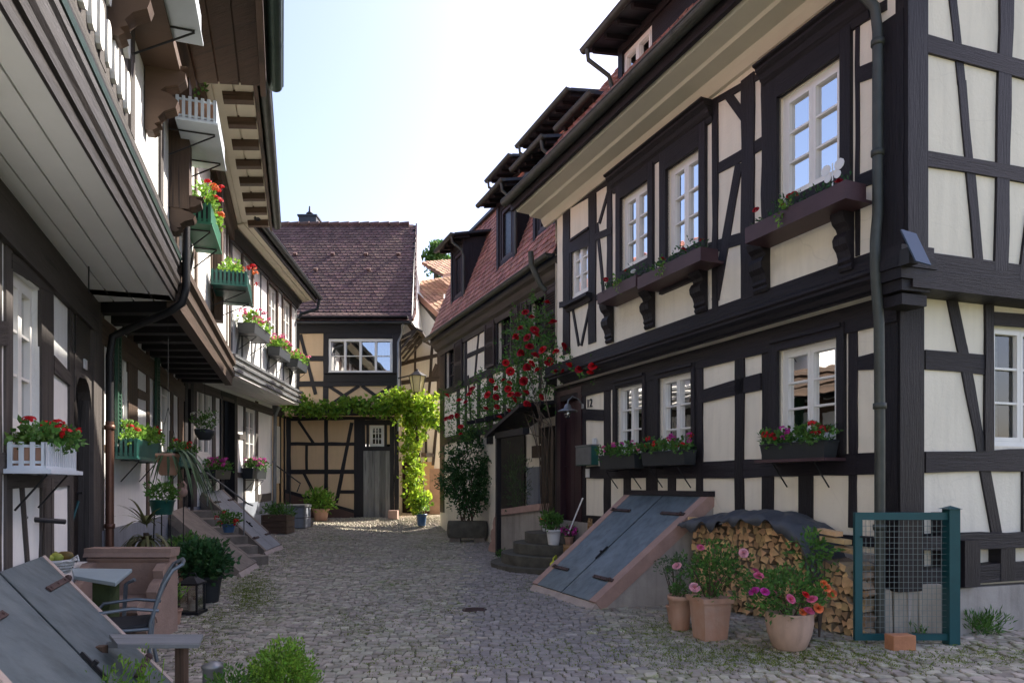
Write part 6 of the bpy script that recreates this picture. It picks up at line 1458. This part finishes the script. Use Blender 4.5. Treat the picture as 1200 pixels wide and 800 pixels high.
# ================================================================ near left furniture and pots
def hang_z(x,y,Y): return px(x,y,Y)
pts=[Vector((-3.80,5.92,.80)),Vector((-3.2,5.51,.80)),Vector((-3.56,6.40,.80)),Vector((-4.16,6.45,.80))]
c=sum(pts,Vector())/4; g=gz(c.x,c.y); t=thing('garden_table','small table with a pale blue grey top near the wall, holding a wicker basket','table',(c.x,c.y,g))
m=MB(); order=[pts[0],pts[1],pts[2],pts[3]]; m.hexa([*(p-Vector((0,0,.035)) for p in order),*order]); o=m.build('tabletop','table',t); bv=o.modifiers.new('b','BEVEL'); bv.width=.008; bv.segments=2
m=MB(); m.bar((c.x+.1,c.y-.05,g),(c.x+.1,c.y-.05,.765),.15,.15); m.build('pedestal','moss_w',t)
for dx in (-.22,.38): m=MB(); m.tube([(c.x+dx,c.y-.1,.76),(c.x+dx*.8,c.y-.1,.72),(c.x+dx*.7,c.y-.1,g)],.018,8); m.build('leg','alu',t)
bc=px(60,672,5.95); bc.z=.80; t=thing('wicker_basket','white wicker basket of green and yellow gourds on the pale blue grey tabletop','basket',tuple(bc))
m=MB(); prof=[(.10,0),(.13,.03),(.165,.09),(.185,.14),(.175,.14),(.12,.03),(0,.02)]
m.lathe(bc,prof,26)
for k in range(5): zz=.02+.026*k; rr=.115+.075*(zz/.14)**.8+.004; m.tube([bc+Vector((rr*math.cos(a)+.003*math.sin(a*13),rr*math.sin(a),zz+.004*math.sin(a*10+k*3))) for a in [2*math.pi*i/40 for i in range(41)]],.008,5)
m.tube([bc+Vector((.17,0,.13)),bc+Vector((.23,0,.17)),bc+Vector((.24,0,.12))],.01,6); m.build('basket','wick',t)
for i,(x,y) in enumerate(((-.1,0),(-.02,.04),(.05,-.03),(.10,.03),(0,-.08),(-.06,-.07))): m=MB(); m.blob(bc+Vector((x,y,.155+.01*(i%2))),.055,10,7,.06,(1.4,.9,.75)); m.build('gourd','gourd',t)
# metal armchair
g=gz(-3,5.6); cx,cy=-3.02,5.66; t=thing('metal_armchair','tubular grey metal armchair with a black mesh seat, drawn up to the small table','chair',(cx,cy,g))
def ch(x,y,z): return Vector((cx+x*.90-y*.43,cy+x*.43+y*.90,g+z))
for s in (-1,1):
    y=s*.25; m=MB(); m.tube([ch(-.38,y,0),ch(-.42,y,.3),ch(-.41,y,.44),ch(-.34,y,.53),ch(-.1,y,.55),ch(.09,y,.52)],.014,8); m.build('armrest','alu',t)
    m=MB(); m.tube([ch(.06,y,.0),ch(.02,y,.22),ch(.03,y,.42),ch(.08,y,.60),ch(.13,y,.74),ch(.19,y,.84),ch(.26,y*.9,.88)],.016,8); m.build('back_leg','alu',t)
m=MB(); m.tube([ch(.26,.225,.88),ch(.27,0,.885),ch(.26,-.225,.88)],.016,8); m.build('top_rail','alu',t); m=MB(); m.tube([ch(-.41,-.25,.38),ch(-.41,.25,.38)],.013,8); m.tube([ch(.03,-.25,.38),ch(.03,.25,.38)],.013,8)
for s in (-1,1): m.tube([ch(-.41,s*.25,.38),ch(.03,s*.25,.38)],.014,8)
m.build('frame','alu',t)
m=MB(); n=8; V=[]
for j in range(n+1):
    for i in range(5): x=-.40+.42*j/n; y=-.24+.12*i; V.append(ch(x,y,.385-.03*math.sin(math.pi*j/n)*math.sin(math.pi*i/4)))
m.mesh(V,[(j*5+i,j*5+i+1,(j+1)*5+i+1,(j+1)*5+i) for j in range(n) for i in range(4)],smooth=True); o=m.build('seat','mesh_b',t); s_=o.modifiers.new('s','SOLIDIFY'); s_.thickness=.03
m=MB(); V=[]
for j in range(n+1):
    f_=j/n; x=.045+.17*f_**1.3; z=.44+.42*f_
    for i in range(5): V.append(ch(x,-.225+.1125*i,z))
m.mesh(V,[(j*5+i,j*5+i+1,(j+1)*5+i+1,(j+1)*5+i) for j in range(n) for i in range(4)],smooth=True); o=m.build('backrest','mesh_b',t); s_=o.modifiers.new('s','SOLIDIFY'); s_.thickness=.008
# sandstone seat
g=gz(-3.8,6.9); t=thing('sandstone_seat','old brown sandstone seat with a broad back and carved scroll side behind the armchair','bench',(-3.8,6.85,g))
x0,x1=px(107,0,6.95).x,px(203,0,6.95).x
m=MB(); m.box(x0,x1,6.90,7.02,g,.90); m.build('backrest','sand_b',t)
m=MB(); m.prism([(x0-.02,y,z) for y,z in ((6.84,.86),(6.86,.90),(6.86,.945),(7.05,.945),(7.05,.90),(7.02,.86))],(x1-x0+.04,0,0)); m.prism([(x0,y,z) for y,z in ((6.895,.80),(6.87,.83),(6.87,.845),(6.9,.85))],(x1-x0,0,0)); m.build('top_moulding','sand_b',t)
m=MB(); pr=[(7.02,g-.02),(6.50,g-.02),(6.42,g+.10),(6.40,g+.20),(6.46,g+.27),(6.56,g+.30),(6.62,g+.36),(6.60,g+.45),(6.66,g+.52),(6.74,g+.56),(6.72,g+.64),(6.80,g+.70),(7.02,g+.72)]
m.prism([(x1-.09,y,z) for y,z in pr],(.10,0,0)); m.build('scroll_side','sand_b',t); m=MB(); m.prism([(x0,y,z) for y,z in pr],(.09,0,0)); m.build('scroll_side','sand_b',t)
for k,(yy,zz,rr) in enumerate(((6.52,g+.16,.085),(6.72,g+.48,.06),(6.86,g+.62,.05))):
    m=MB(); 
    m.tube([Vector((x1+.014,yy+rr*(1-i/26)*math.cos(i*.45),zz+rr*(1-i/26)*math.sin(i*.45))) for i in range(24)],.012,6); m.build('carved_spiral','sand_b',t)
m=MB(); n=9; m.prism([(x0+.08,6.89,g+.38),(x0+.08,6.50,g+.38),(x0+.08,6.44,g+.34),(x0+.08,6.44,g+.28),(x0+.08,6.55,g+.2),(x0+.08,6.7,g+.02),(x0+.08,6.89,g+.0)],(x1-x0-.17,0,0)); m.build('seat','sand_b',t)
# doorstep
m=MB(); q=A1.rect(80,106,640,660); pbox(m,A1,q[0]-.15,q[1]+.12,-.1,.42,.0,.35); o=m.build('doorstep','sand_b',None); tag(o,'sandstone doorstep below the arched doorway of the nearest left house','step')
# wooden bench in front
t=thing('plank_bench','weathered grey plank bench with one post leg showing at the bottom edge','bench',(-2.3,4.6,gz(-2.3,4.6)))
pts=[px(128,738,4.78),px(238,741,4.78),px(233,752,4.48),px(138,750,4.48)]; zt=.545
pts=[Vector((p.x,p.y,zt)) for p in pts]; m=MB(); m.hexa([*(p-Vector((0,0,.026)) for p in pts),*pts],gax=(Vector((1,0,0)),Vector((0,1,0)),3)); m.build('seat_board','bench',t)
for xx in (213,118): 
    a=px(xx,0,4.62); q=MB(); q.bar((a.x,4.62,gz(a.x,4.6)),(a.x,4.62,zt-.045),.07,.06); q.build('leg','timber_w',t)
q=MB(); q.box(pts[0].x+.05,pts[1].x-.12,4.66,4.69,zt-.07,zt-.03); q.build('stretcher','bench',t)
m=MB(); a=px(250,0,4.42); g=gz(a.x,4.42); m.lathe((a.x,4.42,g),[(.065,0),(.065,.36),(.068,.365),(.068,.385),(.02,.402)],20); tag(m.build('bollard_light','zinc',None),'low grey metal cylinder with a domed cap beside the foreground bush','bollard')
# lantern
p=gp(225,718); g=p.z; t=thing('candle_lantern','black candle lantern standing on the cobbles before the big pot plant','lantern',tuple(p)); m=MB(); w_=.10
m.obox(p+Vector((0,0,.015)),(.125,0,0),(0,.125,0),(0,0,.015)); m.obox(p+Vector((0,0,.345)),(.12,0,0),(0,.12,0),(0,0,.012))
for x in(-1,1):
    for y in (-1,1): m.bar(p+Vector((x*.10,y*.10,.03)),p+Vector((x*.10,y*.10,.335)),.018)
m.mesh([p+Vector((x*.11,y*.11,.357)) for x,y in ((-1,-1),(1,-1),(1,1),(-1,1))]+[p+Vector((x*.04,y*.04,.42)) for x,y in ((-1,-1),(1,-1),(1,1),(-1,1))],[(0,1,5,4),(1,2,6,5),(2,3,7,6),(3,0,4,7),(4,5,6,7)]); m.build('lantern_frame','iron',t)
m=MB(); 
for x,y in ((0,-1),(1,0),(0,1),(-1,0)): a=Vector((x*.095,y*.095,0)); b_=Vector((-y*.09,x*.09,0)); m.poly([p+a-b_+Vector((0,0,.035)),p+a+b_+Vector((0,0,.035)),p+a+b_+Vector((0,0,.33)),p+a-b_+Vector((0,0,.33))])
m.build('glass_panel','glass',t); m=MB(); m.lathe(p+Vector((0,0,.03)),[(.035,0),(.035,.12),(.005,.12),(.003,.14)],12); m.build('candle','candle',t)
m=MB(); m.tube([p+Vector((-.05,0,.41)),p+Vector((-.04,0,.46)),p+Vector((.04,0,.46)),p+Vector((.05,0,.41))],.006,6); m.build('handle','iron',t)
# big pot plant
p=gp(245,705); pot_plant('potted_shrub','bushy dark green plant in a black pot beside the candle lantern',p,.155,.33,'plant_box',((-.10,0,.50),(.36,.34,.24)),'leaf_d',1900,(('geranium','f_red',2,.04),),.075,.055,stems=10)
p=gp(214,693); p=Vector((p.x-.1,p.y+.35,gz(p.x,p.y))); pot_plant('potted_shrub','lighter green leafy plant behind the carved stone seat',p,.13,.25,'terra',((-.02,0,.55),(.26,.2,.2)),'leaf',900,(),.06,.035)
p=Vector((px(204,0,7.3).x,7.3,gz(-3.6,7.3))); pot_plant('potted_plant','small terracotta pot with thin light leaves right of the carved stone seat',p,.08,.16,'terra',((0,0,.3),(.14,.12,.14)),'leaf_l',150,(),.06,.02)
# straps
def straps(mb,c,n,L,w_,droop=1.2,up=.9,ar=(0,6.28)):
    for i in range(n):
        a=R.uniform(*ar); o=Vector((math.cos(a),math.sin(a),0)); l=L*R.uniform(.6,1.15); k=6; e=R.uniform(.3,1)*up; pr=None; s=Vector((-o.y,o.x,0)); rr=R.random(); V=[]
        for j in range(k+1):
            t_=j/k; q=c+o*l*t_*.75+Vector((0,0,l*(e*t_-droop*R.uniform(.95,1.0)*t_*t_))); ww=w_*(1-t_**3)*.5+.001; V+=[q-s*ww,q+s*ww]
        mb.mesh(V,[(2*j,2*j+1,2*j+3,2*j+2) for j in range(k)],rnd=rr,smooth=True)
p=Vector((px(171,0,8.3).x,8.3,gz(-4.4,8.3))); t=thing('yucca','spiky strap leaved plant with dry brown lower leaves against the wall corner','potted plant',tuple(p))
m=MB(); m.lathe(p,[(.12,0),(.16,.28),(.17,.3)],16); m.build('pot','terra',t); m=MB(); m.tube([p+Vector((0,0,.3)),p+Vector((.02,0,.6)),p+Vector((0,0,.85))],[.05,.04,.03],8); m.build('stem','bark',t)
m=MB(); straps(m,p+Vector((0,0,.75)),44,.62,.035,1.5,1.0); straps(m,p+Vector((0,0,.95)),26,.6,.03,.5,1.1); straps(m,p+Vector((0,0,.5)),30,.45,.03,1.6,.3); m.build('strap_leaves','leaf_s',t)
c=px(197,545,8.2); t=thing('hanging_agave','hanging terracotta pot with long arching grey green strap leaves','hanging plant',tuple(c))
m=MB(); m.lathe(c-Vector((0,0,.12)),[(.08,0),(.10,.02),(.125,.22),(.14,.225),(.14,.26),(.12,.26),(.1,.22),(0,.21)],20); m.build('pot','terra',t)
m=MB(); straps(m,c+Vector((0,0,.14)),20,.38,.03,1.4,.8); straps(m,c+Vector((.07,0,.14)),26,.72,.035,1.5,.7,(-.9,1.0)); m.build('strap_leaves','leaf_g',t)
m=MB(); tp=A2g.P(uY(A2g,8.2),zs2-.2,.7); 
for a in (0,2.1,4.2): m.tube([c+Vector((.13*math.cos(a),.13*math.sin(a),.13)),Vector((c.x,c.y,c.z+.7))],.003,4)
m.tube([(c.x,c.y,c.z+.7),(c.x,c.y,zs2-.16)],.003,4); m.build('hanging_wire','iron',t)
c=px(190,596,8.4); t=thing('green_planter','small dark green planter with soft green leaves on an iron stand behind the yucca','potted plant',(c.x,c.y,gz(c.x,c.y)))
m=MB(); m.lathe(c-Vector((0,0,.07)),[(.11,0),(.14,.16),(.15,.165),(.15,.18)],16); m.build('planter','green_pl',t); f=MB(); foliage(f,c+Vector((0,0,.2)),(.2,.17,.14),320,.06,.035,.3,.2); f.build('foliage','leaf',t)
m=MB()
for a in (0,2.1,4.2): m.tube([c+Vector((.10*math.cos(a),.10*math.sin(a),-.07)),Vector((c.x+.14*math.cos(a),c.y+.14*math.sin(a),gz(c.x,c.y)))],.008,5)
m.build('stand','iron',t)
# bird ornament
c=px(215,572,9.2); t=thing('bird_ornament','pinkish long necked bird ornament on a thin rod above the first stone hatch','ornament',(c.x,c.y,gz(c.x,c.y))); m=MB(); m.blob(c+Vector((0,0,-.05)),.055,10,7,.03,(1,.8,1.2)); m.tube([c+Vector((.02,0,0)),c+Vector((.03,0,.05)),c+Vector((0,0,.09)),c+Vector((-.02,0,.08))],[.022,.014,.012,.016],8); m.build('bird','sand_r',t)
m=MB(); m.tube([c-Vector((0,0,.1)),Vector((c.x,c.y,gz(c.x,c.y)))],.007,6); m.build('rod','iron',t)
# hanging basket at the third house
c=px(240,508,13.0); t=thing('hanging_basket','black hanging basket with white flowers and one red bloom under the far left jetty','hanging plant',tuple(c))
m=MB(); m.lathe(c-Vector((0,0,.12)),[(.10,0),(.17,.1),(.19,.2),(.17,.2),(0,.18)],18); m.build('basket','plant_box',t)
f=MB(); foliage(f,c+Vector((0,0,.25)),(.25,.22,.22),520,.05,.03,.3,.2); f.build('foliage','leaf',t)
for i in range(16): v=rv().normalized(); bloom('geranium','f_white' if i else 'f_red',c+Vector((v.x*.25,v.y*.22,.25+v.z*.22)),.04,t)
m=MB(); m.tube([c+Vector((0,0,.1)),(c.x,c.y,zs2)],.004,4); m.build('hanging_wire','iron',t)
# pot on the steps
a=px(268,622,11.2); t_=pot_plant('potted_plant','blue pot with red flowers on the stone steps between the left hatches',a-Vector((0,0,.02)),.11,.14,'blue_pot',((0,0,.22),(.2,.17,.12)),'leaf',320,(('geranium','f_red',5,.04),),.05,.035)
# handrail and broom by the nearest house
m=MB(); a=A1.hit(5,607,.22);b=A1.hit(75,609,.22); b.z=a.z*.5+b.z*.5; m.tube([px(5,606,5.3),px(76,611,5.7)],.022,10); a=px(6,606,5.3); m.tube([a,A1.P(uY(A1,a.y),a.z)],.012,6); b=px(70,611,5.67); m.tube([b,A1.P(uY(A1,b.y),b.z)],.012,6)
tag(m.build('wall_rail','iron',None),'short black round handrail fixed below the white picket planter','handrail')
m=MB(); m.tube([px(92,587,7.0),px(71,655,6.7)],.012,8); tag(m.build('broom','gate',None),'thin teal pole leaning beside the arched doorway, behind the basket','pole')
# hook below near soffit
m=MB(); a=px(104,315,6.4); m.tube([Vector((a.x,a.y,zs1)),px(104,344,6.4)],.006,6); tag(m.build('soffit_hook','iron',None),'thin iron hook hanging from the grey boarded jetty','hook')
# foreground bush and weeds
p=px(331,790,4.35); g=gz(p.x,4.35); t=thing('box_bush','round bright green bush at the bottom edge','bush',(p.x,p.y,g))
f=MB(); foliage(f,Vector((p.x,p.y,g+.31)),(.235,.22,.245),7500,.022,.015,.7,.3,clump=8); f.build('foliage','leaf_l',t); s=MB(); s.tube([(p.x,p.y,g-.02),(p.x,p.y,g+.3)],.02,6)
for i in range(7): s.tube([(p.x,p.y,g),(p.x+R.uniform(-.15,.15),p.y+R.uniform(-.1,.1),g+.28)],.005,5)
s.build('stems','bark',t)
for k,(x,y,Y,rx,rz,n,lb) in enumerate(((125,800,4.2,.32,.16,260,'sprawling light green weed over the lower left hatch edge'),(175,800,4.25,.12,.22,90,'thin yellowish weed shoot left of the plank bench leg'),(275,800,4.3,.18,.10,420,'low leafy plant between the metal cylinder and the round bush'))):
    p=px(x,y,Y); g=gz(p.x,Y); t=thing('weed',lb,'plant',(p.x,p.y,g)); f=MB(); foliage(f,Vector((p.x,Y,max(g+.06,p.z))),(rx,.12,rz),n,.035,.016,.5,.1); f.build('foliage','leaf_l' if k<2 else 'leaf',t)
    s=MB()
    for i in range(6): s.tube([(p.x+R.uniform(-rx,rx)*.4,Y,g-.02),(p.x+R.uniform(-rx,rx)*.8,Y,max(g,p.z)+rz*.7)],.003,4)
    s.build('stems','leaf_l',t)
# weeds at the right
for (x,y,n,h,lb) in ((1160,745,420,.13,'tuft of grassy weeds at the foot of the grey wall base, far right'),(1085,752,90,.06,'small weed beside the brick under the green gate'),(588,655,160,.12,'small fern at the foot of the scrolled parapet')):
    p=gp(x,y); t=thing('weed_tuft',lb,'plant',tuple(p)); f=MB(); foliage(f,p+Vector((0,.1,h*.6)),(.22 if n>300 else .1,.12,h),n,.07,.012,.9,.0); f.build('foliage','leaf',t)
# moss in the joints: low ground cover
m=MB()
def tuft(x,y,sx,sy,n,h=.02):
    for _ in range(n):
        p=gp(max(5,R.gauss(x,sx)),max(600,R.gauss(y,sy))); 
        if p.y>22: continue
        for k in range(4): q=p+Vector((R.gauss(0,.02),R.gauss(0,.02),.002)); leaf(m,q,(R.uniform(-1,1),R.uniform(-1,1),.7),rv(),R.uniform(.008,.018)+h*.2,.009)
for a in ((300,690,13,13,900),(285,700,8,10,300),(420,735,30,12,160),(470,705,60,22,260),(930,768,60,9,800),(820,765,50,12,500),(780,735,30,8,250),(1100,770,60,8,300),(700,760,60,14,160),(250,760,30,14,200),(330,650,18,10,250),(250,725,14,8,120),(620,690,30,8,160),(520,780,70,10,160)): tuft(*a)
o=m.build('moss_and_weeds','moss',None,origin=(0,0,0)); o['kind']='stuff'; tag(o,'patches of moss and tiny weeds in the joints of the cobbles','moss')
# tree top beyond
c=px(511,288,34); t=thing('tree','distant green tree top showing over the orange roof','tree',(c.x,c.y,gz(0,30))); s=MB(); s.tube([(c.x,c.y,0),(c.x,c.y,c.z-.5)],[.3,.1],8); s.build('trunk','bark',t)
f=MB()
for (dx,dz,r_) in ((0,-.8,1.0),(.3,-.5,.4),(-.3,-.7,.4),(.1,-.2,.25),(.6,-1.2,.6)): foliage(f,c+Vector((dx,0,dz)),(r_,.8,r_*.7),260,.22,.13,.3,.2)
f.build('crown','bgtree',t)
